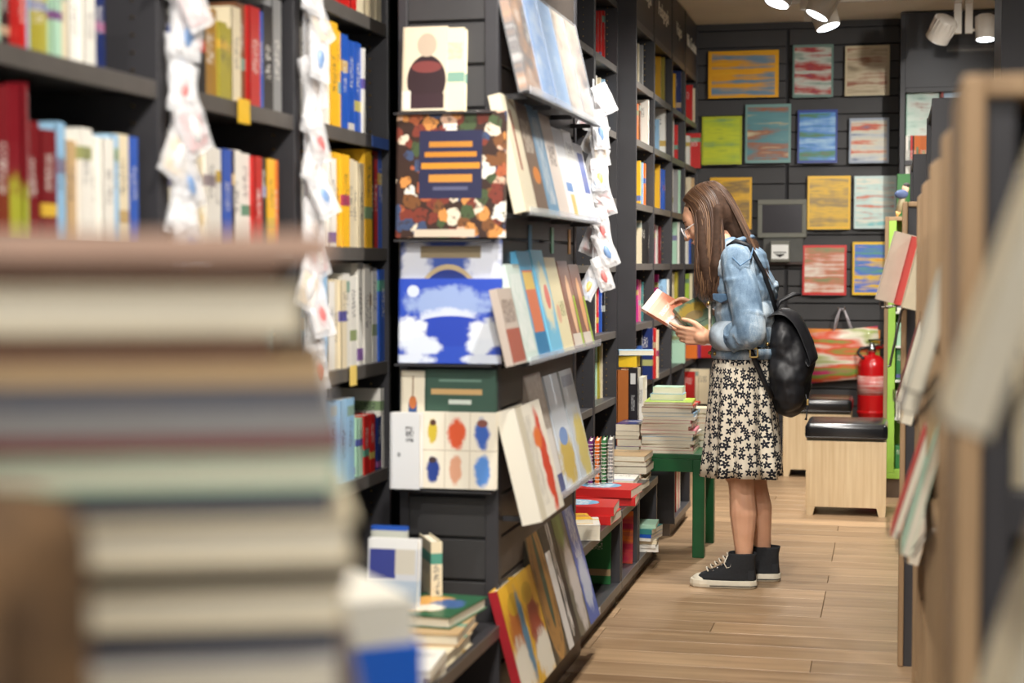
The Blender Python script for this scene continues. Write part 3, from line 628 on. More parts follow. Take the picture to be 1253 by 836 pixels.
# ================================================================ books in the far bookcases (covers step out towards the aisle)
SHN = {0: 'bottom', 1: 'second', 2: 'third', 3: 'fourth', 4: 'fifth', 5: 'sixth', 6: 'seventh'}
def step_row(yend, z, items, where, group, step=.05, t=.032, xback=-1.6):
    n = len(items)
    for i, (u, c, v) in enumerate(items):
        y = yend - .025 - (n - i) * step; p = onY(y, u, v); h = min(max(.13, p.z - z), .265); w = min(.19, h * .72, p.x - xback)
        pos = '' if n == 1 else (', nearest of its row,' if i == 0 else (', farthest of its row,' if i == n - 1 else f', {ORD[i]} of its row,'))
        M = Matrix.Translation((p.x, y + t, z + .0005)) @ Matrix.Rotation(R(180), 4, 'Z')
        book(w, h, t, M, c, f"{cn(c)} book{pos} on {where}", group, hard=False, name='paperback')
FAR = [
 {6: [(781, 'cream', 53), (786, 'grey', 55)], 5: [(780, 'orange', 127), (783, 'brown', 126), (793, 'white', 122)], 4: [(783, 'yellow', 197), (786, 'lightblue', 199), (789, 'orange', 200)],
  3: [(784, 'cream', 270), (793, 'black', 272)], 2: [(780, 'magenta', 342), (783, 'pink', 343), (786, 'teal', 345)], 1: [(785, 'black', 398), (798, 'navy', 400), (802, 'red', 402), (805, 'cream', 404)]},
 {6: [(808, 'yellow', 64), (813, 'olive', 70)], 5: [(806, 'lightblue', 146), (814, 'white', 132)], 4: [(807, 'yellow', 201), (810, 'blue', 207), (813, 'blue', 208)], 3: [(801, 'pink', 275), (804, 'white', 276), (808, 'maroon', 277)],
  2: [(805, 'magenta', 336), (815, 'lightblue', 342), (818, 'white', 342)]},
 {6: [(826, 'yellow', 90), (833, 'navy', 87)], 5: [(824, 'white', 141), (829, 'red', 153)], 4: [(823, 'white', 205), (829, 'grey', 206), (832, 'mint', 206)], 3: [(828, 'mint', 272), (831, 'white', 272)],
  2: [(824, 'cream', 334), (829, 'olive', 333)], 1: [(838, 'mint', 405)]},
 {6: [(847, 'red', 104), (850, 'cream', 108)], 5: [(844, 'white', 166), (857, 'red', 163)], 4: [(845, 'cream', 217), (849, 'tan', 218)], 3: [(842, 'white', 280), (845, 'blue', 278)], 2: [(843, 'lime', 335), (847, 'cream', 335)],
  1: [(853, 'orange', 402), (857, 'purple', 404), (873, 'red', 400)], 0: [(850, 'red', 455), (854, 'cream', 452), (868, 'cream', 452)]}]
FN = ['first', 'second', 'third', 'last']
random.seed(3)
for b in range(4):
    for k, it in FAR[b].items():
        step_row(fb[b + 1] - .02, FARZ[k], it, f"the {SHN[k]} shelf of the {FN[b]} lettered bookcase", 'books in the lettered bookcases')
BB = {5: [(713, 'yellow', 14), (727, 'red', 15), (731, 'red', 14), (735, 'red', 13), (739, 'red', 13)], 4: [(724, 'white', 88), (729, 'white', 92), (734, 'cream', 95), (739, 'lightblue', 97)], 3: [(726, 'white', 185), (735, 'cream', 180)],
      2: [(722, 'white', 270), (734, 'white', 262)], 1: [(724, 'white', 352), (728, 'cream', 350), (731, 'red', 350), (735, 'blue', 345), (739, 'black', 345)], 0: [(729, 'mint', 420), (733, 'olive', 422), (736, 'cream', 418)]}
for k, it in BB.items():
    step_row(7.928 - .02, BAYZ[k], it, f"the {SHN[k]} shelf beside the rack clip strip", 'books beside the smooth post')

# ================================================================ books on and in the low bench
def flat(x, y, z, w, h, t, col, label, group=None, rz=0, mat=None, parts=False, hard=False):
    """lies with the front cover up; (x, y) is its centre"""
    M = Matrix.Translation((x, y, z + t + .0004)) @ Matrix.Rotation(rz, 4, 'Z') @ FLAT @ Matrix.Translation((-w / 2, 0, -h / 2))
    return book(w, h, t, M, col, label, group, mat, parts, hard=hard)
M_REDB = cover('red_oval_cover', (196, 36, 36), [('e', .55, .5, .34, .28, (110, 170, 206)), ('t', .55, .5, .26, .16, (232, 236, 238)), ('r', .5, .9, .5, .03, (220, 90, 84))])
b5 = .3305
for i, (x, y, z, c, mt, lb) in enumerate([(-1.06, 5.60, 0, 'red', M_REDB, 'red book with a blue oval lying nearest on the bench past the rack'), (-1.06, 5.60, .03, 'red', M_REDB, 'red book with a blue oval stacked atop its twin on the bench'),
        (-1.05, 6.02, .005, 'red', M_REDB, 'red book with a blue oval on the purple-book bench box'), (-1.05, 6.02, .035, 'red', M_REDB, 'red book with a blue oval topmost by the dark flat books')]):
    flat(x, y, b5 + z, .20, .28, .03, c, lb, 'red oval books on the bench', R(random.uniform(-4, 4) + 90), mt, True)
flat(-1.0, 5.25, b5, .16, .17, .05, 'white', 'thick white book lying at the near end of the bench past the rack', None, R(12), None, True)
flat(-1.0, 5.25, b5 + .0505, .10, .13, .015, 'yellow', 'small yellow box on the thick white book by the rack', None, R(20))
z = .345
for i, (w, h, t, c, lb) in enumerate([(.30, .22, .022, 'black', 'black flat book with pale panels, under the white one'), (.24, .20, .02, 'white', 'white flat book with line drawings by the spiral notebooks')]):
    flat(-1.08, 6.33, z, w, h, t, c, lb, None, R(-4 + 6 * i), None, True); z += t + .0006
z = .345
for i, (w, h, t, c, lb) in enumerate([(.30, .20, .018, 'cream', 'cream flat book at the foot of the bench pile by the green table'), (.28, .2, .016, 'orange', 'orange flat book second in the bench pile by the green table'), (.31, .21, .03, 'black', 'thick black book with white spine lettering on the bench pile'), (.30, .22, .02, 'brown', 'dark patterned box on the black lettered book'), (.30, .22, .022, 'tan', 'patterned tan box topping the bench pile by the green table')]):
    flat(-1.10, 6.60, z, w, h, t, c, lb, None, R([3, -4, 0, 2, -1][i]), None, True); z += t + .0006
# spiral notebooks standing on the bench
for i, (u, c, lb) in enumerate([(729, 'purple', 'purple spiral notebook, leftmost on the bench'), (736, 'orange', 'orange spiral notebook standing second on the bench'), (743, 'green', 'green spiral notebook standing third on the bench'), (750, 'grey', 'grey spiral notebook nearest the smooth post')]):
    p = onY(6.10, u, 560); root = book(.16, .225, .016, place((p.x, 6.03 + .02 * i, .3355), R(97)), c, lb, 'spiral notebooks on the bench', None, True, 'spiral_notebook', 'notebook')
    bs = MB()
    for k in range(16):
        zz = .012 + k * .0134; pts = [(-.006 + .008 * math.cos(a), .008 + .010 * math.sin(a), zz) for a in [2 * math.pi * j / 8 for j in range(9)]]
        bs.tube(pts, .0014, 5)
    tag(bs.build('wire_spiral', M_WHITE, root), kind='stuff')
# inside the boxes
M_PUR = streak('purple_orange_cover', [(120, 24, 60), (168, 40, 66), (206, 110, 40), (110, 30, 80)], None, 6, .7, 4)
book(.24, .20, .012, place((FX - .255, 6.165, .078), 0, R(-4), 'X'), 'purple', 'purple and orange picture book inside the low bench box', None, M_PUR, True)
book(.22, .19, .012, place((FX - .295, 6.135, .078), 0, R(-4), 'X'), 'yellow', 'amber book behind the purple one inside the bench box', None, None, False)
book(.24, .20, .015, place((FX - .27, 5.74, .078), 0, R(-4), 'X'), 'green', 'dark green book leaning inside the bench box past the rack', None, None, True)
z = .0775
for i, (c, t) in enumerate([('white', .016), ('white', .014), ('cream', .016), ('white', .012), ('blue', .014), ('teal', .02), ('mint', .014)]):
    flat(-1.02 + random.uniform(-.012, .012), 6.50, z, .16, .24, t, c, f"{cn(c)} book, {ORD[i]} from the bottom in the bench box by the table", 'flat books in the bench box by the green table', R(90 + random.uniform(-9, 9))); z += t + .0005
for i, (c, h) in enumerate([('red', .22), ('white', .21), ('cream', .22), ('pink', .2), ('white', .21)]):
    book(.15, h, .026, Matrix.Translation((FX - .02, 7.50 + .034 * i + .03, .0775)) @ Matrix.Rotation(R(180), 4, 'Z'), c, f"{cn(c)} book, {ORD[i]} upright in the box behind the green table", 'upright books in the box behind the table')
# bench near the camera, left of the rack end
M_PHOTO = cover('photo_cover', (206, 208, 214), [('r', .3, .76, .26, .14, (62, 70, 140)), ('r', .75, .78, .2, .12, (206, 200, 186)), ('r', .5, .5, .5, .1, (176, 190, 206)), ('r', .35, .25, .2, .1, (86, 70, 96)), ('r', .5, .95, .5, .05, (232, 232, 230))])
facing(448, 662, 508, 786, 3.62, .03, M_PHOTO, 'white paperback with small photographs standing on the near bench', tilt=R(-6))
facing(452, 646, 494, 770, 3.66, .02, None, 'blue and white book behind the paperback with photographs', col='blue', tilt=R(-5))
a = onY(3.75, 505, 780)
book(.14, .22, .028, place((a.x + .06, 3.80, .3305), R(118), R(0)), 'cream', 'cream book turned spine out beside the photo paperback', None, None, True)
z = .3305
M_GCOV = cover('green_animals_cover', (46, 96, 66), [('b', .4, .5, .36, .36, (226, 170, 92)), ('b', .7, .55, .22, .2, (70, 100, 150)), ('b', .55, .35, .2, .15, (232, 224, 206))], nscale=6)
for i, (x, y, w, h, t, c, mt, lb, rz) in enumerate([(-1.03, 3.44, .17, .24, .03, 'cream', None, 'cream book lowest of the flat pile before the rack', 0), (-1.04, 3.52, .19, .24, .028, 'tan', None, 'tan picture book in the flat pile before the rack', 4), (-1.05, 3.58, .19, .25, .028, 'green', M_GCOV, 'green picture book with animals topping the pile before the rack', -6)]):
    flat(x, y + .12, z, w, h, t, c, lb, None, R(rz), mt, True, True); z += t + .0008
for i in range(3):
    flat(-1.00 + .006 * i, 3.32, .3305 + .0165 * i, .12, .19, .016, 'white', f"white booklet, {['bottom', 'middle', 'top'][i]} of three at the bench edge", 'white booklets on the near bench', R(4 * i - 3))

# ================================================================ green table with stacks
tz = onY(6.78, 850, 556).z; TX0, TX1, TY0, TY1 = -1.13, -.742, 6.775, 7.20
gt = empty('table', ((TX0 + TX1) / 2, (TY0 + TY1) / 2, 0), 'small green lacquered table stacked with books', 'table'); hx = (TX1 - TX0) / 2; hy = (TY1 - TY0) / 2
bx('table_top', (-hx, hx, -hy, hy, tz - .022, tz), M_GREEN, gt, .003)
for s in (-1, 1):
    bx('apron', (-hx + .05, hx - .05, min(s * hy, s * (hy - .02)), max(s * hy, s * (hy - .02)), tz - .075, tz - .022), M_GREEN, gt, .001)
    bx('apron', (min(s * hx, s * (hx - .02)), max(s * hx, s * (hx - .02)), -hy + .05, hy - .05, tz - .075, tz - .022), M_GREEN, gt, .001)
    for s2 in (-1, 1): bx('leg', (min(s * hx, s * (hx - .05)), max(s * hx, s * (hx - .05)), min(s2 * hy, s2 * (hy - .05)), max(s2 * hy, s2 * (hy - .05)), 0, tz - .022), M_GREEN, gt, .002)
random.seed(21)
def pile(items, x, y, z, where, group, jit=.008, ja=3, rz=0, hard=False):
    for i, (w, h, t, c) in enumerate(items):
        flat(x + random.uniform(-jit, jit), y + random.uniform(-jit, jit) * .6, z, w, h, t, c, f"{cn(c)} book, {ORD[i]} from the bottom of {where}", group, rz + R(random.uniform(-ja, ja)), None, False, hard); z += t + .0005
    return z
x0 = (onY(6.8, 787, 540).x + onY(6.8, 846, 540).x) / 2
za = pile([(.23, .24, .012, 'cream'), (.22, .24, .014, 'pink'), (.21, .24, .012, 'white'), (.22, .24, .014, 'cream'), (.21, .24, .016, 'lightblue'), (.22, .24, .012, 'white'), (.23, .24, .014, 'pink'), (.2, .24, .016, 'cream'), (.21, .24, .012, 'white'), (.2, .24, .014, 'pink'), (.215, .24, .014, 'white'), (.215, .24, .014, 'lightblue'), (.21, .23, .022, 'brown'), (.21, .24, .01, 'red'), (.2, .23, .012, 'lime')],
     x0, 6.90, tz, 'the tall table stack', 'books of the tall stack on the green table', rz=R(180))
pile([(.14, .12, .026, 'lightblue'), (.125, .11, .028, 'mint')], x0 - .01, 6.94, za, 'the pale pair topping the tall stack', 'pale books topping the tall stack', .004)
pile([(.13, .13, .03, 'red'), (.13, .13, .022, 'yellow'), (.13, .13, .02, 'teal'), (.13, .13, .03, 'yellow'), (.13, .13, .022, 'pink'), (.13, .13, .02, 'lime'), (.13, .13, .02, 'cream')], -.815, 7.12, tz, 'the table stack beside the dress', 'books of the short stack on the green table', .004)
pile([(.10, .2, .024, 'blue'), (.10, .2, .03, 'terracotta'), (.10, .2, .014, 'black'), (.10, .2, .018, 'cream'), (.10, .2, .03, 'navy')], -1.068, 6.89, tz, 'the left table pile', 'books of the left pile on the green table', .004)
M_BIGBR = cover('rust_binding', (176, 104, 52), [])
p = onY(7.10, 757, 540)
book(.05, .33, .13, Matrix.Translation((p.x + .002, 7.04, tz + .0005)), 'terracotta', 'thick rust-brown boxed book standing at the back of the table', None, M_BIGBR, True)
M_BLK = cover('black_binding', (38, 36, 40), [('t', .5, .55, .2, .1, (160, 160, 160)), ('r', .5, .86, .28, .07, (206, 206, 204)), ('r', .5, .12, .28, .05, (206, 206, 204))])
book(.038, .34, .13, Matrix.Translation((p.x + .054, 7.04, tz + .0005)), 'black', 'tall black book with white labels beside the rust-brown one', None, M_BLK, True)
book(.02, .30, .12, Matrix.Translation((p.x + .096, 7.04, tz + .0005)), 'white', 'narrow white book right of the tall black one', None, None, True)
yb_ = MB().box(-.04, .04, -.05, .05, 0, .05).build('box', plain('yellow_card', (230, 190, 40), .4), bevel=.002); yb_.location = (p.x + .045, 7.105, tz + .342); tag(yb_, 'yellow cardboard box on top of the tall black book', 'box')
wp = flat(p.x + .075, 7.10, tz + .394, .15, .1, .022, 'lightblue', 'pale blue wrapped packet lying on the yellow box', None, R(12))

# ================================================================ stools
M_SEAT = plain('black_vinyl', (26, 27, 30), .22, .1, 30, spec=.7)
def knot_wood():
    m, nt, b = nmat('knotty_birch'); v = _map(nt, _coord(nt), (9, 9, 1.1))
    w = nt.nodes.new('ShaderNodeTexWave'); w.wave_type = 'BANDS'; w.bands_direction = 'X'; nt.links.new(v, w.inputs[0]); w.inputs['Scale'].default_value = .9; w.inputs['Distortion'].default_value = 6; w.inputs['Detail'].default_value = 3
    f = _noise(nt, _map(nt, _coord(nt), (40, 40, 2)), 2, 4)
    k = _math(nt, 'ADD', _math(nt, 'MULTIPLY', w.outputs[1], .16), _math(nt, 'MULTIPLY', f, .84))
    nt.links.new(_ramp(nt, k, [(.2, _lin((212, 184, 142))), (.8, _lin((234, 212, 174)))]), b.inputs['Base Color']); b.inputs['Roughness'].default_value = .5
    return m
M_KNOT = knot_wood()
def stool(x, y, label):
    r = empty('stool', (x, y, 0), label, 'stool', 'birch box stools'); w = .192
    for s in (-1, 1):
        bx('side_panel', (min(s * w, s * (w - .018)), max(s * w, s * (w - .018)), -w, w, .042, .365), M_KNOT, r, .001)
        bx('front_panel', (-w + .018, w - .018, min(s * w, s * (w - .018)), max(s * w, s * (w - .018)), .042, .365), M_KNOT, r, .001)
        for s2 in (-1, 1):
            x0, x1 = (-w, -w + .045) if s < 0 else (w - .045, w)
            xi0, xi1 = (-w + .004, -w + .034) if s < 0 else (w - .034, w - .004)
            y0, y1 = (-w, -w + .04) if s2 < 0 else (w - .04, w)
            vs = [(xi0, y0, 0), (xi1, y0, 0), (xi1, y1, 0), (xi0, y1, 0), (x0, y0, .042), (x1, y0, .042), (x1, y1, .042), (x0, y1, .042)]
            MB().add(vs, [(0, 3, 2, 1), (4, 5, 6, 7), (0, 1, 5, 4), (1, 2, 6, 5), (2, 3, 7, 6), (3, 0, 4, 7)]).build('foot', M_KNOT, r)
    bx('inner_base', (-w + .018, w - .018, -w + .018, w - .018, .044, .06), M_DARK, r)
    c = MB().box(-w - .006, w + .006, -w - .006, w + .006, .366, .452).build('cushion', M_SEAT, r, smooth=True)
    bv = c.modifiers.new('bevel', 'BEVEL'); bv.width = .026; bv.segments = 5
    MB().tube([(-w - .002, -w - .006, .384), (w + .002, -w - .006, .384)], .002, 6).build('piping', M_SEAT, c)
stool(-.198, 8.08 + .192, 'pale birch box stool with black vinyl seat, nearer the camera')
stool(-.40, 9.53 + .192, 'birch box stool with black seat standing behind the nearer one')

# ================================================================ face-out books on the back wall
YW = YB - .022
wl = [
 (867, 61, 953, 121, [(150, 120, 60), (232, 172, 40), (226, 160, 32), (110, 140, 160), (90, 130, 170)], (230, 168, 34), 'wide amber book with blue smears, top left of the slat wall'),
 (970, 54, 1020, 120, [(60, 90, 92), (110, 140, 130), (196, 200, 190), (170, 60, 56), (60, 84, 130)], (110, 140, 132), 'grey-green book with red and white bars, top row of slat wall'),
 (1034, 55, 1089, 118, [(70, 62, 52), (176, 160, 132), (206, 192, 164), (150, 90, 70), (190, 176, 150)], (206, 192, 160), 'beige book with dark smears, top right of the slat wall'),
 (859, 142, 908, 202, [(90, 140, 110), (170, 190, 50), (196, 206, 40), (110, 150, 60)], (170, 180, 40), 'lime book with green stripes, second row, far left'),
 (912, 127, 968, 200, [(206, 176, 120), (90, 140, 146), (80, 132, 140), (150, 90, 60), (196, 186, 150)], (110, 150, 146), 'teal and tan book, second row of the slat wall'),
 (976, 134, 1025, 200, [(40, 86, 170), (150, 190, 220), (70, 130, 200), (60, 120, 80), (120, 50, 90)], (34, 60, 140), 'blue-framed book with white border, second row'),
 (1039, 144, 1088, 200, [(60, 80, 120), (180, 186, 190), (206, 200, 180), (200, 90, 60), (90, 110, 140)], (150, 160, 176), 'silver-wrapped book with a red smear, second row right'),
 (869, 217, 920, 281, [(110, 90, 50), (226, 174, 30), (130, 104, 56), (220, 170, 30)], (226, 172, 24), 'yellow book with grey bands above the woman'),
 (988, 215, 1041, 281, [(120, 104, 70), (222, 176, 36), (150, 124, 70), (224, 178, 30)], (232, 182, 24), 'yellow book with grey bands right of the screen'),
 (1045, 215, 1097, 280, [(130, 196, 196), (226, 222, 206), (190, 216, 210), (206, 110, 80), (226, 206, 180)], (196, 216, 212), 'turquoise and white book, third row right'),
 (982, 300, 1036, 361, [(206, 50, 40), (232, 220, 206), (200, 120, 90), (120, 140, 90), (226, 206, 180)], (206, 40, 36), 'red-edged book with pale smears below the yellow one'),
 (1043, 296, 1096, 361, [(226, 60, 40), (232, 190, 40), (70, 110, 206), (90, 160, 120), (230, 200, 60)], (236, 190, 30), 'yellow-edged book with a blue centre, lowest on the right')]
for i, (u0, v0, u1, v1, cols, bd, lb) in enumerate(wl):
    a = onY(YW, u0, v1); b = onY(YW, u1, v0)
    m = streak('wall_cover_%d' % i, cols, bd, i * 1.37 + 2, .55, 6.5 if i not in (7, 8) else 5, .05)
    o = book(b.x - a.x, b.z - a.z, .014, place((a.x, YW - .016, a.z), 0, R(-1.5), 'X'), 'white', lb, 'face-out books on the slat wall', m, True)
    hk = MB().box(.15 * (b.x - a.x), .85 * (b.x - a.x), -.012, .036, -.004, -.0005).build('wall_ledge', M_DARK, wb); hk.matrix_world = place((a.x, YW - .016, a.z))
# screen with card reader on the slat wall
M_BEZ = plain('grey_green_plastic', (112, 112, 102), .5, .05)
a = onY(YB - .05, 927, 291); b = onY(YB - .05, 987, 244); w, h = b.x - a.x, b.z - a.z
sc = empty('price_terminal', (a.x, YB - .05, a.z), 'grey wall-mounted screen with a card reader below', 'screen')
MB().box(0, w, 0, .05, 0, h).build('housing', M_BEZ, sc, bevel=.006)
for e in ((.0, w, h - .032, h), (0, w, 0, .03), (0, .028, .03, h - .032), (w - .028, w, .03, h - .032)): MB().box(e[0], e[1], -.008, 0, e[2], e[3]).build('bezel', M_BEZ, sc, bevel=.003)
bx('glass', (.028, w - .028, -.002, -.0005, .03, h - .032), plain('dark_screen', (62, 60, 64), .15, .1, 3), sc)
bx('bracket', (.035, w - .02, .005, .045, -.155, 0), plain('bracket_grey', (78, 78, 74), .5), sc, .003)
bx('bracket_foot', (.05, w - .02, -.01, .045, -.17, -.155), plain('bracket_brown', (66, 50, 46), .5), sc, .002)
rd = bx('reader', (.085, .205, -.06, .005, -.155, -.02), M_BEZ, sc, .006)
stk = bx('sticker', (.092, .198, -.062, -.0603, -.135, -.045), plain('white_sticker', (236, 236, 232), .5, .02), rd)
st = MB().add([(.112, -.0628, -.104), (.178, -.0628, -.104), (.145, -.0628, -.126), (.112, -.0622, -.104), (.178, -.0622, -.104), (.145, -.0622, -.126)], [(0, 2, 1), (0, 1, 4, 3), (1, 2, 5, 4), (2, 0, 3, 5)]).build('arrow', plain('sticker_ink', (24, 24, 24), .6), rd)
for k in range(9): bx('letter', (.106 + .0088 * k, .113 + .0088 * k, -.0628, -.0622, -.098, -.090), plain('sticker_ink', (24, 24, 24), .6), rd)
# carrier bags on a hook
M_BAG = streak('rainbow_bag', [(206, 60, 140), (232, 110, 50), (150, 170, 60), (236, 226, 206), (226, 90, 60), (120, 160, 70), (200, 50, 110)], (190, 44, 120), 9, .5, 4.2, .02, 2)
M_BAG2 = streak('orange_bag', [(226, 120, 50), (232, 150, 80), (206, 70, 60)], None, 8, 1.4, 4)
def gift_bag(Y, pts, mat, label, handle):
    ps = [onY(Y, *q) for q in pts]; c = sum(ps, Vector()) / 4; r = empty('gift_bag', c, label, 'gift bag')
    q = [(p.x - c.x, p.z - c.z) for p in ps]; n = 7; b = MB(); vs = []; fs = []
    for s in (0, 1):
        for i in range(n):
            for j in range(n):
                a, e = i / (n - 1), j / (n - 1)
                x = (q[0][0] * (1 - a) + q[1][0] * a) * (1 - e) + (q[3][0] * (1 - a) + q[2][0] * a) * e
                z = (q[0][1] * (1 - a) + q[1][1] * a) * (1 - e) + (q[3][1] * (1 - a) + q[2][1] * a) * e
                bulge = .016 * math.sin(math.pi * a) * (.35 + .65 * math.sin(math.pi * min(1, e * .9 + .1)))
                vs.append((x, (-1 if s == 0 else 1) * (.003 + bulge), z))
    o = n * n
    for i in range(n - 1):
        for j in range(n - 1):
            k = i * n + j; fs.append((k, k + 1, k + n + 1, k + n)); fs.append((o + k, o + k + n, o + k + n + 1, o + k + 1))
    ring = [i * n for i in range(n)] + [(n - 1) * n + j for j in range(1, n)] + [i * n + n - 1 for i in range(n - 2, -1, -1)] + [j for j in range(n - 2, 0, -1)]
    for k in range(len(ring)): A, B = ring[k], ring[(k + 1) % len(ring)]; fs.append((A, B, o + B, o + A))
    b.add(vs, fs).build('bag_body', mat, r, smooth=True, fix=True)
    for dy in (-.008, .008):
        hp = [onY(Y + dy, *k) - c for k in handle]; MB().tube(hp, .004, 6).build('cord_handle', plain('cord', (206, 200, 206), .5), r, smooth=True)
gift_bag(YB - .075, [(989, 408), (1074, 399), (1079, 461), (993, 469)], M_BAG, 'rainbow smeared gift bag hanging by cord handles on the slat wall', [(1020, 406), (1023, 390), (1028, 378), (1033, 378), (1038, 390), (1043, 404)])
gift_bag(YB - .035, [(988, 402), (1077, 404), (1076, 466), (992, 462)], M_BAG2, 'orange gift bag behind the rainbow smeared one', [(1022, 404), (1028, 380), (1033, 380), (1041, 404)])
hkb = MB()
for du in (1026.5, 1034.0):
    h0 = onY(YB, du, 378); hkb.tube([h0, h0 + Vector((0, -.10, 0)), h0 + Vector((0, -.11, .012))], .004, 6)
hkb.build('hook', M_CHROME, wb)
# fire extinguisher
c = onY(YB - .10, 1066, 500); zb = onY(YB - .10, 1066, 514).z
fe = empty('fire_extinguisher', (c.x, YB - .10, zb), 'red fire extinguisher hung on the slat wall', 'fire extinguisher')
M_FIRE = plain('fire_red', (196, 22, 26), .25, .05, spec=.6); M_FLAB = streak('fire_label', [(196, 40, 40), (206, 110, 104), (220, 180, 172), (196, 60, 56)], None, 4, .8, 9)
MB().lathe([(.02, .0), (.06, .004), (.078, .02), (.086, .045), (.086, .33), (.082, .365), (.06, .395), (.03, .408), (.022, .41), (.022, .43)], 28).build('cylinder', M_FIRE, fe, smooth=True)
MB().lathe([(.0872, .16), (.0872, .28)], 28).build('label', M_FLAB, fe, smooth=True).rotation_euler = (0, 0, 0)
MB().lathe([(.0868, .04), (.0888, .045), (.0888, .056), (.0868, .06)], 28).build('base_ring', M_FIRE, fe, smooth=True)
MB().lathe([(.028, .425), (.028, .455), (.02, .465), (.016, .485)], 14).build('valve', M_CHROME, fe, smooth=True)
MB().tube([(0, 0, .475), (-.02, -.01, .50), (.05, -.02, .505), (.075, -.02, .485)], .008, 8, flat=.6).build('lever', plain('black_plastic', (30, 28, 28), .4), fe, smooth=True)
MB().tube([(0, 0, .46), (.04, -.02, .47), (.085, -.02, .46)], .007, 8, flat=.6).build('handle', plain('black_plastic', (30, 28, 28), .4), fe, smooth=True)
MB().tube([(-.015, -.01, .455), (-.07, -.02, .45), (-.085, -.03, .42), (-.05, -.085, .39)], .009, 8).build('hose', plain('black_plastic', (30, 28, 28), .4), fe, smooth=True)
MB().tube([(.01, .0, .45), (.11, .03, .47), (.125, .03, .40), (.122, .03, .20), (.112, .03, .14)], .011, 8).build('discharge_hose', M_FIRE, fe, smooth=True)
# books in the back corner bookcase
M_GC = [streak('corner_cover_a', [(120, 150, 140), (176, 198, 186), (200, 210, 200), (150, 90, 70)], (150, 186, 168), 2, .8, 8, .03), streak('corner_cover_b', [(150, 180, 206), (196, 206, 214), (170, 190, 200)], (160, 186, 206), 5, .8, 6, .03)]
def cbook(u0, u1, v0, z, t, mat, lb, col='white', tilt=0, Y=10.29, h=None):
    a = onY(Y, u0, 150); b = onY(Y, u1, v0); return book(b.x - a.x, (b.z - z) if h is None else h, t, place((a.x, Y, z + .0005), 0, R(tilt), 'X'), col, lb, None, mat, True)
cbook(1109, 1150, 97, 1.86, .02, M_GC[0], 'pale green face-out book in the back corner bookcase', tilt=-5)
cbook(1155, 1195, 98, 1.86, .02, M_GC[1], 'pale blue face-out book in the back corner bookcase', tilt=-5)
for i in range(2): cbook(1151 + 2 * i, 1152.8 + 2 * i, 94, 1.86, .15, None, f"red spine between the pale covers in the corner, {['left', 'right'][i]} one", 'red')
ls = [('white', 1108.6, 1112), ('white', 1112.2, 1114), ('red', 1114.2, 1117), ('black', 1117.2, 1118.6)] + [('orange', 1119 + 2.6 * k, 1121.4 + 2.6 * k) for k in range(9)]
for i, (c, u0, u1) in enumerate(ls): cbook(u0, u1, 166, 1.53, .15, None, f"{c} spine, {ORD[i]} from the left on the corner shelf below the pale covers", c)

# ================================================================ right side: low oak-edged shelves along the aisle
RXF = .07
def oak_unit(label, y0, y1, ztop=1.415, x0=RXF, x1=.40, zs=(.12, .45, .80, 1.10)):
    r = empty('shelf_unit', (x0, y0, 0), label, 'bookcase', 'low oak-edged shelf units on the right'); D = x1 - x0; L = y1 - y0
    def panel(n, y):
        b = MB(); c = .012; prof = [(0, 0), (D, 0), (D, ztop), (c, ztop), (0, ztop - c)]
        return b.prism(prof, y, y + .024).build(n, M_OAKEDGE, r, bevel=.002)
    panel('side_panel', 0); panel('side_panel', L - .024)
    bx('back_panel', (D - .012, D, .024, L - .024, 0, ztop - .10), M_DARK, r)
    for z in zs:
        s = bx('shelf', (.02, D - .012, .024, L - .024, z - .02, z), M_DARK, r, .001); bx('shelf_edge', (.008, .02, .024, L - .024, z - .024, z), M_OAKEDGE, s)
    bx('top_board', (.02, D - .012, .024, L - .024, ztop - .14, ztop - .12), M_DARK, r)
    return r
def oak_end(label, x0, x1, y0, y1, ztop, zs, st=.024):
    """unit that faces the camera: oak frame, dark inside"""
    r = empty('shelf_unit', (x0, y0, 0), label, 'bookcase'); D = x1 - x0; L = y1 - y0
    bx('side_panel', (0, st, 0, L, 0, ztop), M_OAKEDGE, r, .004); bx('side_panel', (D - st, D, 0, L, 0, ztop), M_OAKEDGE, r, .004)
    bx('top_rail', (st, D - st, 0, L, ztop - st, ztop), M_OAKEDGE, r, .004)
    bx('lining', (st, st + .03, .012, L - .01, 0, ztop - st), M_DARK, r); bx('back_panel', (st + .03, D - st, L - .012, L, 0, ztop - st), M_DARK, r)
    for z in zs: bx('shelf', (st + .03, D - st, .012, L - .012, z - .045, z), M_DARK, r, .002)
    return r
oak_end('oak-framed shelf end facing the camera at the right edge', RXF, .78, 1.74, 2.04, 1.415, (.30, .64, .985))
oak_unit('low oak-edged shelf unit just behind the shelf end', 2.42, 3.12)
oak_unit('low oak-edged shelf unit, second along the right aisle', 3.14, 3.88)
oak_unit('low oak-edged shelf unit, third along the right aisle', 3.90, 4.55, zs=(.12, .45, .80, 1.10))
oak_end('small oak-framed shelf end with a dark inside, beside the grey leaning book', .036, .36, 5.06, 5.24, 1.412, (.4, .8, 1.14), .016)
for i, (x, y0, y1, h, lb) in enumerate([(.122, 5.27, 6.0, 1.74, 'taller black bookcase behind the small oak-framed shelf end'), (.088, 6.9, 7.8, 1.675, 'taller black bookcase nearest the lime-green shelf')]):
    r = empty('bookcase', (x, y0, 0), lb, 'bookcase')
    L = y1 - y0; D = .24 if i == 0 else .36
    bx('side_panel', (0, D, 0, .02, 0, h), M_DARK, r, .002); bx('side_panel', (0, D, L - .02, L, 0, h), M_DARK, r, .002); bx('back_panel', (D - .01, D, .02, L - .02, 0, h), M_DARK, r)
    for z in (.1, .42, .74, 1.06, 1.38, h): bx('shelf', (.004, D - .01, .02, L - .02, z - .02, z), M_DARK, r, .001)
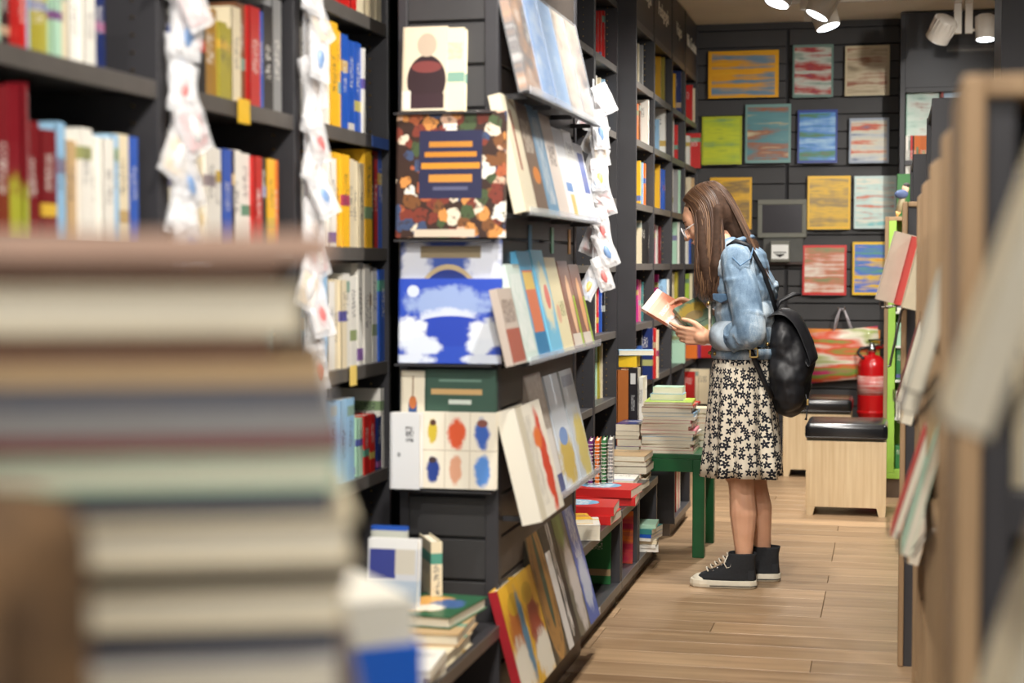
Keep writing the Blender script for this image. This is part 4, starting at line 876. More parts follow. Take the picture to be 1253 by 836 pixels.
# an unseen nearer unit just right of the picture that holds the blurred leaning books
oak_unit('low oak-edged shelf unit nearest the camera, out at the right edge', .72, 1.44, 1.415, .165, .5)
# spines inside the shelf end
for i, (w, c) in enumerate([(.014, 'cream'), (.016, 'white'), (.013, 'cream'), (.016, 'white'), (.014, 'lightblue'), (.02, 'white'), (.02, 'grey'), (.03, 'white'), (.03, 'cream'), (.03, 'blue')]):
    x = RXF + .058 + sum([.014, .016, .013, .016, .014, .02, .02, .03, .03, .03][:i]) + i * .0008
    o = book(.15, .34 + .004 * (i % 3), w, Matrix.Translation((x + w, 1.80, .9855)) @ Matrix.Rotation(R(90), 4, 'Z'), c, f"tall {cn(c)} volume with blue head, {ORD[i]} inside the oak shelf end", 'tall volumes inside the oak shelf end')
    MB().box(-.0022, -.0012, 0, w, .285, .335).build('spine_label', plain('spine_blue', (52, 80, 150), .4), o)
    if i in (1, 4): MB().box(-.0024, -.0013, .001, w - .001, .10, .14).build('spine_mark', plain('spine_red', (170, 50, 44), .4), o)
    o2 = book(.15, .22 + .004 * (i % 4), w, Matrix.Translation((x + w, 1.80, .6405)) @ Matrix.Rotation(R(90), 4, 'Z'), ['lightblue', 'white', 'cream', 'mint'][i % 4], f"shorter {cn(['lightblue', 'white', 'cream', 'mint'][i % 4])} volume, {ORD[i]} on the lower shelf end", 'volumes on the lower shelf of the oak shelf end')
# a few books within the aisle-side units
random.seed(17)
CC = ['white', 'cream', 'red', 'tan', 'grey', 'pink', 'mint', 'black']
for ui, (y0, y1, nm) in enumerate([(2.46, 3.08, 'first'), (3.18, 3.84, 'second'), (3.94, 4.51, 'third')]):
    for z in (.45, .80):
        y = y1 - .05; k = 0
        while y > y1 - .26:
            t = random.uniform(.02, .04); c = CC[(k + ui * 3 + int(z * 10)) % 8]; k += 1
            book(.16, random.uniform(.19, .25), t, Matrix.Translation((RXF + .03, y - t, z + .0005)), c, f"{cn(c)} book, {ORD[k-1]} from the far end, {nm} right unit, {'lower' if z < .5 else 'middle'} shelf", 'books inside the right shelf units'); y -= t + .001
# leaning face-out books that jut into the aisle on wire holders
M_WIRE = plain('wire', (120, 116, 110), .3, .05, metal=1.0)
def lean(y, xb, z, w, h, t, tilt, col, label, mat=None, yaw=0, x_unit=RXF, hard=False):
    M = place((xb, y + w, z), R(-90), tilt, 'Y', 0) if not yaw else place((xb, y + w, z), R(-90) + yaw, tilt, 'Y', 0)
    o = book(w, h, t, M, col, label, None, mat or M_CLOTH, True, hard=hard)
    ww = t + .008
    for q in (.3, .7): MB().tube([(w * q, -.012, .02), (w * q, -.006, -.004), (w * q, ww, -.004), (w * q, ww + .02, .05), (w * q, max(ww + .03, (x_unit - xb) + .03), .07)], .002, 5).build('wire_holder', M_WIRE, o)
    return o
lean(1.08, .036, 1.118, .18, .25, .028, R(18.5), 'cream', 'very blurred cream page edge leaning across the oak shelf end', x_unit=.165)
lean(1.06, .034, .80, .18, .25, .028, R(16), 'cream', 'very blurred cream page edge in the lower right corner', x_unit=.165)
lean(2.50, .026, 1.035, .17, .31, .022, R(15), (196, 198, 184), 'long grey-green blurred book leaning from the right shelves')
lean(2.72, .020, .985, .17, .26, .026, R(15), 'grey', 'grey blurred book leaning behind the grey-green one')
lean(3.0, .026, .70, .18, .25, .016, R(15), 'mint', 'mint blurred book leaning low in front of the right shelves')
lean(3.25, .008, .69, .17, .22, .014, R(17), 'red', 'red-pink blurred book leaning low beside the mint one')
lean(4.10, .030, .835, .19, .24, .026, R(15), 'cream', 'cream page edge leaning in the middle of the right shelves')
lean(4.45, .020, .86, .18, .24, .014, R(15), 'maroon', 'dark red book leaning beside the cream page edge')
lean(3.70, .045, .56, .18, .24, .024, R(14), 'tan', 'tan book leaning low behind the mint one')
# three sharp leaning books by the back
def sharp(u, v, Y, w, h, t, col, tilt, yaw, label):
    p = onY(Y, u, v); M = Matrix.Translation(p) @ Matrix.Rotation(tilt, 4, 'Y') @ Matrix.Rotation(yaw, 4, 'Z')
    return book(w, h, t, M, col, label, None, M_CLOTH, True, hard=False)
o = sharp(1072, 366, 4.88, .085, .205, .012, (206, 196, 176), R(15), R(8), 'beige leaning book, leftmost of three before the yellow-edged book')
o = sharp(1094, 372, 4.80, .030, .200, .10, 'red', R(14), R(0), 'red leaning spine between the beige and cream books')
o = sharp(1103, 376, 4.72, .050, .205, .10, 'cream', R(14), R(0), 'cream leaning book right of the red spine')
p = onY(4.9, 1078, 372)
wh = MB().tube([p + Vector((.10, .20, .02)), p + Vector((.09, .05, .0)), p + Vector((.03, 0, -.005)), p + Vector((0, 0, -.012)), p + Vector((-.004, 0, .006))], .003, 6); wh.tube([p + Vector((.11, .20, .02)), p + Vector((.10, .05, .0)), p + Vector((.045, 0, -.005)), p + Vector((.015, 0, -.012)), p + Vector((.011, 0, .006))], .003, 6)
tag(wh.build('wire_easel', M_WIRE), 'thin wire easel under the beige leaning book', 'easel')
MB_ = MB().tube([onY(4.95, 1103, 380) + Vector((.03, .12, .02)), onY(4.95, 1103, 380), onY(4.95, 1089, 447), onY(4.95, 1086, 449)], .004, 6); tag(MB_.build('wire_easel', M_WIRE), 'long thin wire arm slanting below the leaning books', 'easel')
# lime green shelf
gx, gy = -.026, 8.78
gs = empty('shelf_unit', (gx, gy, 0), 'lime-green shelf with oak side beside the fire extinguisher', 'bookcase')
bx('side_panel', (0, .02, 0, .30, 0, 1.475), M_OAKEDGE, gs, .002); bx('side_panel', (.34, .36, 0, .30, 0, 1.475), M_OAKEDGE, gs, .002)
bx('lining', (.02, .058, .0, .29, .13, 1.455), M_LIME, gs, .003); bx('lining', (.30, .34, .0, .29, .13, 1.455), M_LIME, gs, .003)
bx('top_board', (.02, .34, 0, .30, 1.455, 1.475), M_OAKEDGE, gs, .002); bx('back_panel', (.058, .30, .28, .29, .13, 1.455), M_LIME, gs)
bx('plinth', (.02, .34, .01, .29, 0, .10), M_SKIRT, gs); bx('bottom_board', (.058, .30, 0, .28, .13, .15), M_LIME, gs, .002); bx('bottom_rail', (.02, .34, 0, .02, .10, .13), M_LIME, gs, .002)
GSZ = [.151, .42, .62, .80, .98, 1.18]
for z in GSZ[1:]: bx('shelf', (.058, .30, .01, .28, z - .012, z), plain('white_shelf', (226, 226, 220), .4), gs, .001)
for k, (z, cs) in enumerate(zip(GSZ, [('green', 'mint'), ('white', 'yellow'), ('green', 'teal'), ('mint', 'white'), ('white', 'red'), ('orange', 'red')])):
    for j, c in enumerate(cs + ('white',)):
        o = MB().box(0, .055, 0, .10, 0, .12 + .02 * ((k + j) % 3)).build('game_box', M_PRINT, bevel=.002); o.color = colour(c); o.location = (gx + .064 + .06 * j, gy + .03, z + .0005)
        tag(o, f"small {cn(c)} box, {ORD[j]} on the {['bottom', 'second', 'third', 'fourth', 'fifth', 'top'][k]} lime-green shelf", 'box', 'boxes on the lime-green shelf')
# pencil-shaped doll and book on top of the lime shelf
p = onY(8.9, 1097, 266); q = onY(8.9, 1109, 228); d = (q - p)
pd = empty('pencil_doll', p, 'wooden pencil doll with a blue scarf on the lime-green shelf', 'doll')
MB().tube([Vector((0, 0, 0)), d * .18], [.003, .016], 8).build('tip', plain('pencil_tip', (206, 160, 96), .5), pd, smooth=True)
MB().tube([d * .18, d * .78], [.016, .017], 8).build('shaft', plain('pencil_shaft', (160, 150, 120), .5), pd, smooth=True)
MB().ball(d * .92, (.018, .018, .026)).build('head', plain('doll_face', (226, 186, 156), .5), pd, smooth=True)
MB().ball(d * 1.03, (.019, .019, .014)).build('cap', plain('doll_cap', (50, 46, 46), .6), pd, smooth=True)
MB().ball(d * .74 + Vector((-.012, -.014, 0)), (.036, .02, .024)).build('scarf', plain('doll_scarf', (74, 90, 128), .7), pd, smooth=True)
a = onY(9.0, 1097, 266)
book(.15, .235, .012, place((a.x + .002, 9.0, 1.4755), 0, R(-4), 'X'), (44, 96, 46), 'dark green book standing behind the pencil doll', None, cover('bottle_green', (44, 96, 46), []), True)
# small box and book on top of the small oak shelf end
o = MB().box(0, .03, 0, .03, 0, .075).build('game_box', M_PRINT, bevel=.002); o.color = colour('cream'); o.location = (.036 + .052, 5.09, 1.1405); tag(o, 'tiny cream box inside the small oak-framed shelf end', 'box')

# ================================================================ blurred stack of books in the foreground
random.seed(4)
tb = empty('display_table', (-.62, .92, 0), 'small dark table under the blurred foreground stack', 'table')
bx('table_top', (-.38, .31, -.34, .60, .77, .80), M_DARK, tb, .003)
for sx in (-.36, .25):
    for sy in (-.32, .54): bx('leg', (sx, sx + .04, sy, sy + .04, 0, .77), M_DARK, tb, .002)
ROT = R(21)
stack = [  # thickness, colour, spine to the camera?, right-end pixel, length
 (.040, 'navy', 1, 430, .34), (.045, 'brown', 1, 440, .33), (.040, 'grey', 1, 425, .34),
 (.034, 'greybrown', 1, 440, .33), (.020, 'white', 0, 418, .30), (.020, 'slate', 1, 405, .33), (.024, 'cream', 0, 428, .30), (.012, 'black', 1, 424, .3), (.028, 'cream', 0, 440, .34), (.016, 'slate', 1, 405, .3),
 (.020, 'mint', 0, 424, .32), (.010, 'maroon', 1, 418, .34), (.014, 'grey', 1, 412, .32), (.014, 'slate', 1, 400, .32), (.013, 'tan', 1, 400, .3), (.015, 'brown', 1, 330, .3), (.030, 'cream', 0, 372, .28), (.014, 'brown', 1, 345, .3), (.016, (206, 168, 146), 1, 410, .32)]
z = .8005
Mrot = Matrix.Rotation(ROT, 4, 'Z')
nst = len(stack)
for i, (t, c, sp, ur, L) in enumerate(stack):
    pe = onY(.93 , ur, 500)                                   # near right corner of this book
    w = random.uniform(.20, .24)
    if sp: B = Matrix.Rotation(R(90), 4, 'Z') @ FLAT          # spine at -Y, length along -X
    else: B = Matrix.Rotation(R(-90), 4, 'Z') @ FLAT
    M = Mrot @ B
    # the corner of the book that should sit at pe
    loc = Vector((0, 0, 0)) if sp else Vector((w, 0, L))
    cor = M @ loc
    M = Matrix.Translation((pe.x - cor.x, pe.y - cor.y + random.uniform(-.01, .01), z + t)) @ M
    nm = 'topmost' if i == nst - 1 else f"{ORD[nst-1-i]} from the top"
    book(w, L, t, M, c, f"blurred {cn(c) if isinstance(c, str) else 'rosy beige'} book, {nm} of the foreground stack" + (', pages out' if not sp else ''), 'books of the blurred foreground stack', M_CLOTH, True, 'hardcover_book', hard=True)
    z += t + .0008
# a second low pile behind it, its blue book jutting out to the right
M_BBLUE = cover('bright_blue', (22, 98, 208), [], .4); M_PALE = cover('pale_cover', (232, 228, 214), [('b', .5, .5, .4, .3, (214, 206, 186))], .5)
z = .8005
for (t, c, mt, lb, du, rz) in [(.046, 'grey', None, 'grey book lowest of the pile behind the foreground stack', 490, 26), (.050, 'blue', M_BBLUE, 'blurred bright blue book jutting right of the foreground stack', 516, 33), (.038, 'cream', M_PALE, 'blurred pale book lying on the bright blue one', 506, 38)]:
    w, h = .15, .22; p = onY(1.33, du, 760); M = Matrix.Translation((p.x, p.y, z + t)) @ Matrix.Rotation(R(rz + 90), 4, 'Z') @ FLAT
    book(w, h, t, M, c, lb, None, mt, True, hard=True); z += t + .0008
# soft brown bag leaning before the stack, lower left
def suede():
    m, nt, b = nmat('brown_suede'); f = _noise(nt, _coord(nt), 24, 5, .6); g = _noise(nt, _coord(nt), 6, 3)
    k = _math(nt, 'ADD', _math(nt, 'MULTIPLY', f, .5), _math(nt, 'MULTIPLY', g, .5))
    nt.links.new(_ramp(nt, k, [(.35, _lin((70, 54, 40))), (.65, _lin((136, 104, 70)))]), b.inputs['Base Color']); b.inputs['Roughness'].default_value = .85; return m
M_SUEDE = suede()
p = onY(.68, 20, 700)
bg = empty('shoulder_bag', (p.x - .09, .70, .8005), 'blurred brown suede bag in front of the foreground stack', 'bag')
body = MB().box(-.13, .105, -.045, .045, 0, .312).build('bag_body', M_SUEDE, bg, smooth=True)
bv = body.modifiers.new('bevel', 'BEVEL'); bv.width = .03; bv.segments = 4
fl_ = MB().box(-.128, .100, -.052, -.046, .13, .28).build('flap', M_SUEDE, bg, bevel=.004)
MB().tube([(-.10, 0, .29), (-.11, .0, .34), (-.04, 0, .37), (.02, 0, .33), (.03, 0, .29)], .008, 8).build('strap', M_SUEDE, bg, smooth=True)

# ================================================================ track lights
M_LAMP = plain('lamp_white', (214, 208, 198), .45, .03)
def emis(name, col, st):
    m, nt, b = nmat(name); b.inputs['Emission Color'].default_value = col + (1,); b.inputs['Emission Strength'].default_value = st; b.inputs['Base Color'].default_value = (.9, .9, .9, 1); return m
M_LED = emis('led_face', (.86, .94, 1.0), 6.0)
def track(name, a, b, label):
    a = Vector(a); b = Vector(b); o = MB()
    if abs(a.x - b.x) > abs(a.y - b.y): o.box(a.x, b.x, a.y - .017, a.y + .017, CEIL - .034, CEIL - .0005)
    else: o.box(a.x - .017, a.x + .017, a.y, b.y, CEIL - .034, CEIL - .0005)
    return tag(o.build(name, M_LAMP, bevel=.002), label, 'light track')
track('light_track', (-.44, -.8, 0), (-.44, 9.1, 0), 'white light track running along the aisle ceiling')
track('light_track', (-.60, 9.62, 0), (.80, 9.62, 0), 'white light track crossing the ceiling before the slat wall')
track('light_track', (1.3, .4, 0), (1.3, 9.1, 0), 'added unseen light track for fill spotlights, beyond the right shelves')  # unseen track, added to carry fill spots
def spot_head(x, y, aim, label, arm=.17, watts=SPOT_W, side=0, r=.06, cone=R(118), soft=.06):
    root = empty('track_spotlight', (x, y, CEIL - .034), label, 'spotlight', 'white track spotlights')
    MB().box(-.02, .02, -.05, .05, -.03, 0).build('adapter', M_LAMP, root, bevel=.003)
    MB().box(-.021, .021, -.017, .017, -.03 - arm, -.028).build('arm', M_LAMP, root, bevel=.003)
    piv = Vector((side * .03, 0, -.03 - arm + .02)); d = (Vector(aim) - (Vector((x, y, CEIL - .034)) + piv)).normalized()
    Q = d.to_track_quat('-Z', 'Y').to_matrix().to_4x4(); c = piv + Vector((side * .06, 0, 0)); M = Matrix.Translation(c) @ Q
    hd = MB().lathe([(.030 * r / .06, .085), (.046 * r / .06, .082), (.056 * r / .06, .07), (r, .045), (r, -.055), (r * .93, -.058)], 28, M=M).build('head', M_LAMP, root, smooth=True)
    es = hd.modifiers.new('es', 'EDGE_SPLIT'); es.split_angle = R(40)
    for k in range(18):
        a = 2 * math.pi * k / 18; f = MB().box(r * .62, r * 1.045, -.0022, .0022, -.005, .074, M=M @ Matrix.Rotation(a, 4, 'Z')).build('cooling_fin', M_LAMP, hd)
    MB().lathe([(r * .88, -.0595), (r * .88, -.0585)], 28, M=M).build('led_face', M_LED, hd)
    MB().cyl(piv + Vector((-side * .03, 0, 0)), c, .009, n=10).build('joint', M_LAMP, root, smooth=True)
    ld = bpy.data.lights.new('spot', 'SPOT'); ld.energy = watts; ld.spot_size = cone; ld.spot_blend = .9; ld.shadow_soft_size = soft; ld.color = (1.0, .955, .89)
    lo = bpy.data.objects.new('lamp_beam', ld); COL.objects.link(lo); lo.parent = root; lo.matrix_local = M @ Matrix.Translation((0, 0, -.075))
    return root
spot_head(-.44, 8.95, (.4, 8.6, 0), 'white track spotlight with lit face, lowest of the left cluster', side=1, watts=SPOT_W * .7, r=.068)
spot_head(-.44, 8.55, (-1.3, 8.3, .8), 'white track spotlight turned to the lettered bookcases', side=1, r=.066)
spot_head(-.44, 8.10, (-1.1, 7.6, .6), 'white track spotlight, nearest of the visible left cluster', side=-1, r=.066)
spot_head(.36, 9.62, (-.5, 10.6, 1.0), 'white track spotlight turned to the back wall, ribbed dome in view', side=-1, watts=SPOT_W * .16, r=.068, cone=R(80))
spot_head(.42, 9.62, (.46, 9.2, 0), 'white track spotlight pointing down beside the pillar', side=1, watts=SPOT_W * .3, r=.055)
spot_head(1.3, 7.3, (-.55, 10.55, 1.35), 'added unseen spotlight brightening the slat wall from the next aisle', side=-1, watts=SPOT_W * 2.2, cone=R(52))  # out of view, added to brighten the slat wall
spot_head(-.44, -.55, (-.75, 1.0, .95), 'added unseen spotlight behind the camera, brightening the foreground stack', side=-1, watts=SPOT_W * .5)  # added behind the camera to lift the foreground stack
for i, y in enumerate((1.0, 2.2, 3.4, 4.6, 5.8, 7.0)):  # unseen heads added along the aisle as soft fill light
    spot_head(-.44, y, (-1.1 if i % 2 == 0 else -.8, y + 1.3, .5), f"added unseen fill spotlight over the aisle, {ORD[i]} along the track", side=-1 if i % 2 else 1)
for i, y in enumerate((1.2, 3.4, 5.6, 7.8)):  # more unseen heads, added on the extra track for fill light
    spot_head(1.3, y, (.6, y + .3, .3), f"added unseen fill spotlight over the next aisle, {ORD[i]} along its track", side=1)

# ================================================================ the woman
WY = 6.28
WX = onY(WY, 905, 500).x
SKIN = None
def mk_skin():
    m, nt, b = nmat('skin'); f = _noise(nt, _coord(nt), 9, 4)
    nt.links.new(_ramp(nt, f, [(.3, _lin((214, 160, 128))), (.7, _lin((232, 182, 150)))]), b.inputs['Base Color']); b.inputs['Roughness'].default_value = .5
    b.inputs['Subsurface Weight'].default_value = .08; b.inputs['Subsurface Radius'].default_value = (.01, .004, .002); return m
SKIN = mk_skin()
M_HAIR, nt, bs = nmat('brown_hair')
gm = nt.nodes.new('ShaderNodeNewGeometry')
nt.links.new(_ramp(nt, gm.outputs['Random Per Island'], [(0, _lin((52, 35, 26))), (.55, _lin((84, 58, 42))), (.88, _lin((110, 80, 56))), (1, _lin((128, 98, 70)))]), bs.inputs['Base Color'])
bs.inputs['Roughness'].default_value = .46
M_HAIRB = plain('brown_hair_base', (60, 42, 31), .75, .3, 60, spec=.2)
def denim():
    m, nt, b = nmat('denim'); co = _coord(nt)
    w = _noise(nt, _map(nt, co, (260, 260, 260)), 1, 2); big = _noise(nt, co, 5.5, 3, .5); mid = _noise(nt, _map(nt, co, (26, 26, 9)), 1, 5, .6)
    k = _math(nt, 'ADD', _math(nt, 'ADD', _math(nt, 'MULTIPLY', big, .5), _math(nt, 'MULTIPLY', mid, .38)), _math(nt, 'MULTIPLY', w, .12))
    nt.links.new(_ramp(nt, k, [(.38, _lin((84, 108, 132))), (.5, _lin((120, 144, 166))), (.62, _lin((190, 202, 210)))]), b.inputs['Base Color'])
    b.inputs['Roughness'].default_value = .85; _bump(nt, b, w, .001, .3); return m
M_DENIM = denim()
M_CUFF = plain('turned_cuff_denim', (176, 190, 202), .85, .15, 40)
M_SEAM = plain('denim_seam', (92, 124, 156), .85, .2, 60)
def flowers():
    m, nt, b = nmat('flower_print'); uv = _coord(nt, 'UV'); S_ = 1 / .0315
    v = nt.nodes.new('ShaderNodeTexVoronoi'); v.voronoi_dimensions = '2D'; nt.links.new(_map(nt, uv, (S_, S_, 1)), v.inputs['Vector']); v.inputs['Scale'].default_value = 1; v.inputs['Randomness'].default_value = .62
    sub = nt.nodes.new('ShaderNodeVectorMath'); sub.operation = 'SUBTRACT'; nt.links.new(_map(nt, uv, (S_, S_, 1)), sub.inputs[0]); nt.links.new(v.outputs['Position'], sub.inputs[1])
    sp = nt.nodes.new('ShaderNodeSeparateXYZ'); nt.links.new(sub.outputs[0], sp.inputs[0]); sc_ = nt.nodes.new('ShaderNodeSeparateColor'); nt.links.new(v.outputs['Color'], sc_.inputs[0])
    ang = _math(nt, 'ADD', _math(nt, 'ARCTAN2', sp.outputs[1], sp.outputs[0]), _math(nt, 'MULTIPLY', sc_.outputs[0], 6.28))
    r = v.outputs['Distance']
    pet = _math(nt, 'ADD', .36, _math(nt, 'MULTIPLY', _math(nt, 'COSINE', _math(nt, 'MULTIPLY', ang, 5)), .13))
    pet = _math(nt, 'MULTIPLY', pet, _math(nt, 'ADD', .92, _math(nt, 'MULTIPLY', sc_.outputs[1], .32)))
    mk = _math(nt, 'MULTIPLY', _math(nt, 'LESS_THAN', r, pet), _math(nt, 'GREATER_THAN', r, .05))
    nt.links.new(_mix(nt, mk, _lin((226, 216, 196)), _lin((26, 28, 38))), b.inputs['Base Color']); b.inputs['Roughness'].default_value = .85; return m
M_FLOW = flowers()
M_CANVAS = plain('black_canvas', (34, 36, 40), .85, .15, 120); M_RUBBER = plain('white_rubber', (220, 212, 192), .6, .08, 20); M_LACE = plain('lace', (226, 218, 200), .8, .05)
M_BAGL = plain('black_soft_leather', (30, 30, 33), .5, .25, 18, spec=.4)

wm = empty('person', (WX, WY, 0), 'woman in denim jacket and flowered dress reading a book in the aisle', 'person')
V = Vector
HC = V((-.126, 0, 1.405)); fd = V((-math.cos(R(28)), 0, -math.sin(R(28)))); hu = V((-math.sin(R(28)), 0, math.cos(R(28)))); sd = V((0, 1, 0))
def H(f, s, u): return HC + fd * f + sd * s + hu * u
HM = Matrix((fd, sd, hu)).transposed()
def remesh(o, vox, it=4, disp=None):
    r = o.modifiers.new('remesh', 'REMESH'); r.mode = 'VOXEL'; r.voxel_size = vox; r.use_smooth_shade = True
    s = o.modifiers.new('smooth', 'SMOOTH'); s.factor = .5; s.iterations = it
    if disp:
        t = bpy.data.textures.new('folds', 'CLOUDS'); t.noise_scale = disp[0]; t.noise_depth = 2
        d = o.modifiers.new('folds', 'DISPLACE'); d.texture = t; d.strength = disp[1]; d.mid_level = .5; d.texture_coords = 'LOCAL'
B = MB()
def chain(pts):
    for a, b in zip(pts[:-1], pts[1:]): B.capsule(a[0], b[0], a[1], b[1])
# legs: hip, knee, calf, ankle, foot
chain([((0.005, -.07, .82), .074), ((.008, -.08, .60), .070), ((.012, -.085, .45), .052), ((.018, -.085, .36), .048), ((.024, -.085, .28), .052), ((.026, -.085, .18), .039), ((.028, -.085, .10), .030), ((.012, -.085, .06), .024)])
B.ball((-.022, -.085, .43), (.028, .034, .035))
chain([((.02, .07, .82), .074), ((.032, .08, .60), .070), ((.042, .08, .45), .052), ((.055, .08, .36), .048), ((.070, .08, .28), .051), ((.080, .08, .18), .038), ((.088, .08, .10), .030), ((.078, .08, .06), .024)])
for a in ((.027, -.085), (.088, .08)): B.capsule((a[0] - .01, a[1], .045), (a[0] - .13, a[1], .040), .022, .014)
# trunk
B.ball((.02, 0, .86), (.09, .135, .11)); B.ball((.02, 0, .98), (.085, .125, .10)); B.ball((.01, 0, 1.10), (.095, .14, .11)); B.ball((-.002, 0, 1.20), (.085, .14, .07))
chain([((-.01, -.10, 1.235), .045), ((-.01, .10, 1.235), .045)])
chain([((-.02, 0, 1.25), .055), ((-.075, 0, 1.335), .048), ((-.095, 0, 1.37), .05)])
# head
B.ball(H(-.012, 0, .018), (.098, .074, .092), HM); B.ball(H(.03, 0, -.04), (.062, .056, .072), HM); B.ball(H(.052, 0, -.088), (.026, .03, .022), HM)
B.ball(H(.062, 0, .02), (.03, .055, .045), HM)
for k in range(5): q = k / 4; B.ball(H(.086 + .022 * q, 0, .002 - .036 * q), (.009 + .004 * q, .007 + .005 * q, .012), HM, 10, 8)
B.ball(H(.094, .010, -.036), (.007, .006, .006), HM, 8, 6); B.ball(H(.094, -.010, -.036), (.007, .006, .006), HM, 8, 6)
B.ball(H(.088, 0, -.060), (.010, .022, .0055), HM, 10, 8); B.ball(H(.086, 0, -.069), (.011, .02, .006), HM, 10, 8)
for s in (-1, 1):
    B.ball(H(-.012, s * .074, -.006), (.018, .007, .030), HM @ Matrix.Rotation(R(8), 3, 'Y'), 12, 8); B.ball(H(-.008, s * .074, -.030), (.009, .006, .010), HM, 8, 6)
    B.ball(H(.062, s * .034, -.026), (.022, .022, .02), HM, 10, 8)
# arms
AL = [((.0, -.15, 1.23), .04), ((.035, -.205, 1.10), .040), ((.066, -.235, .965), .040)]; chain(AL)
WL = V((-.112, -.090, .950)); chain([((.066, -.235, .965), .040), ((.0, -.175, .955), .038), (WL, .0265)])
AR = [((.0, .15, 1.23), .04), ((.0, .21, 1.10), .040), ((.0, .225, .98), .04)]; chain(AR)
WR = V((-.150, .135, 1.035)); chain([((.0, .225, .98), .04), ((-.08, .18, 1.0), .037), (WR, .026)])
# hands: palm plus five fingers
def hand(w, ax, side, nrm, fingers, thumb):
    ax = V(ax).normalized(); nrm = V(nrm).normalized(); side = ax.cross(nrm) * side
    B.capsule(w, w + ax * .03, .025, .026)
    for k in range(4):
        c = (k - 1.5) * .0175; B.capsule(w + ax * .015 + side * c * .7, w + ax * .082 + side * c, .0145, .0105)
    for k in range(4):
        p = w + ax * .082 + side * ((k - 1.5) * .0175); L = [.040, .045, .042, .033][k]; rr = [.0088, .009, .0088, .008][k]; ang = 0
        for j, (cu, ll) in enumerate(zip(fingers[k], (1, .62, .5))):
            ang += cu; d = ax * math.cos(R(ang)) + nrm * math.sin(R(ang)) + side * ((k - 1.5) * .06); q = p + d.normalized() * L * ll
            B.capsule(p, q, rr * (1 - .08 * j), rr * (1 - .08 * (j + 1)), 10); p = q
    p = w + ax * .022 + side * -.026
    for j, (d, ll, r0) in enumerate(zip(thumb, (.036, .03, .024), (.0125, .0105, .009))):
        q = p + (ax * d[0] + side * d[1] + nrm * d[2]).normalized() * ll; B.capsule(p, q, r0, r0 * .88, 10); p = q
# left hand: back towards the camera, thumb on top of the book, fingers curling below it
hand(WL, (-.96, .08, .06), 1, (.10, .95, .28), [(12, 18, 14), (22, 26, 18), (30, 32, 22), (36, 36, 24)], [(.75, -.62, .05), (.92, -.3, .15), (.97, -.05, .25)])
# right hand: behind the pink book, fingertips over its upper edge
hand(WR, (-.72, -.50, .42), -1, (-.35, -.60, -.70), [(8, 26, 24), (12, 30, 26), (18, 34, 28), (24, 36, 28)], [(.5, -.8, .1), (.85, -.4, .2), (.95, -.1, .3)])
body = B.build('body', SKIN, wm, smooth=True); remesh(body, .0038, 5)
# face details
for s in (-1, 1):
    MB().ball(H(.079, s * .032, -.004), (.007, .013, .005), HM, 12, 8).build('eye', plain('eye_white', (226, 220, 214), .2), wm, smooth=True)
    MB().ball(H(.0845, s * .033, -.0045), (.003, .0055, .0048), HM, 10, 6).build('iris', plain('iris_brown', (46, 30, 22), .2), wm, smooth=True)
    MB().tube([H(.083, s * .018, .002), H(.087, s * .033, .004), H(.078, s * .047, .0)], .0014, 6).build('eyelash', M_HAIRB, wm)
    MB().tube([H(.091, s * .016, .018), H(.089, s * .033, .024), H(.076, s * .05, .019)], [.0018, .003, .0012], 6, flat=.6).build('eyebrow', M_HAIRB, wm, smooth=True)
MB().ball(H(.0985, 0, -.060), (.004, .016, .003), HM, 10, 6).build('lip', plain('lip', (176, 98, 88), .4), wm, smooth=True)
# glasses
gl = empty('glasses', (0, 0, 0)); gl.parent = wm
M_RIM = clear('clear_rim', (.86, .84, .84), .1, .15); M_LENS = clear('lens', (.96, .98, 1), .02, .82)
for s in (-1, 1):
    c = H(.106, s * .033, -.014); n = 20
    ring = [c + sd * (.025 * math.cos(2 * math.pi * k / n)) + hu * (.021 * math.sin(2 * math.pi * k / n)) for k in range(n + 1)]
    MB().tube(ring, .0022, 6).build('rim', M_RIM, gl, smooth=True)
    MB().ball(c, (.0008, .024, .020), HM, 16, 8).build('lens', M_LENS, gl, smooth=True)
    MB().tube([H(.104, s * .058, -.008), H(.06, s * .074, -.004), H(-.01, s * .080, .002), H(-.03, s * .078, -.016)], .002, 6).build('temple', M_RIM, gl, smooth=True)
MB().tube([H(.106, -.009, -.010), H(.112, 0, -.006), H(.106, .009, -.010)], .002, 6).build('bridge', M_RIM, gl, smooth=True)

# hair: a cap, two falls and single strands
hb = MB()
hb.ball(H(-.022, 0, .026), (.099, .079, .090), HM); hb.ball(H(-.048, 0, -.01), (.070, .076, .082), HM)
def hchain(pts, fl=1.0):
    for a, b in zip(pts[:-1], pts[1:]): hb.capsule(a[0], b[0], a[1], b[1])
for s in (-1, 1):
    hchain([(H(.01, s * .068, .02), .024), (V((-.135, s * .088, 1.30)), .026), (V((-.125, s * .098, 1.22)), .026), (V((-.112, s * .098, 1.14)), .014), (V((-.108, s * .095, 1.10)), .004)])
    hchain([(H(-.05, s * .065, .0), .028), (V((-.085, s * .09, 1.29)), .024), (V((-.080, s * .105, 1.22)), .024), (V((-.092, s * .102, 1.15)), .012), (V((-.10, s * .098, 1.115)), .004)])
hchain([(H(-.075, 0, .0), .045), (V((-.01, -.02, 1.345)), .034), (V((.045, -.03, 1.30)), .020), (V((.095, -.04, 1.215)), .010), (V((.122, -.045, 1.15)), .004)])
hchain([(H(-.075, .03, .0), .045), (V((-.01, .05, 1.345)), .034), (V((.045, .06, 1.30)), .020), (V((.09, .06, 1.22)), .008)])
hair = hb.build('hair', M_HAIRB, wm, smooth=True); remesh(hair, .005, 6)
st = MB(); random.seed(33)
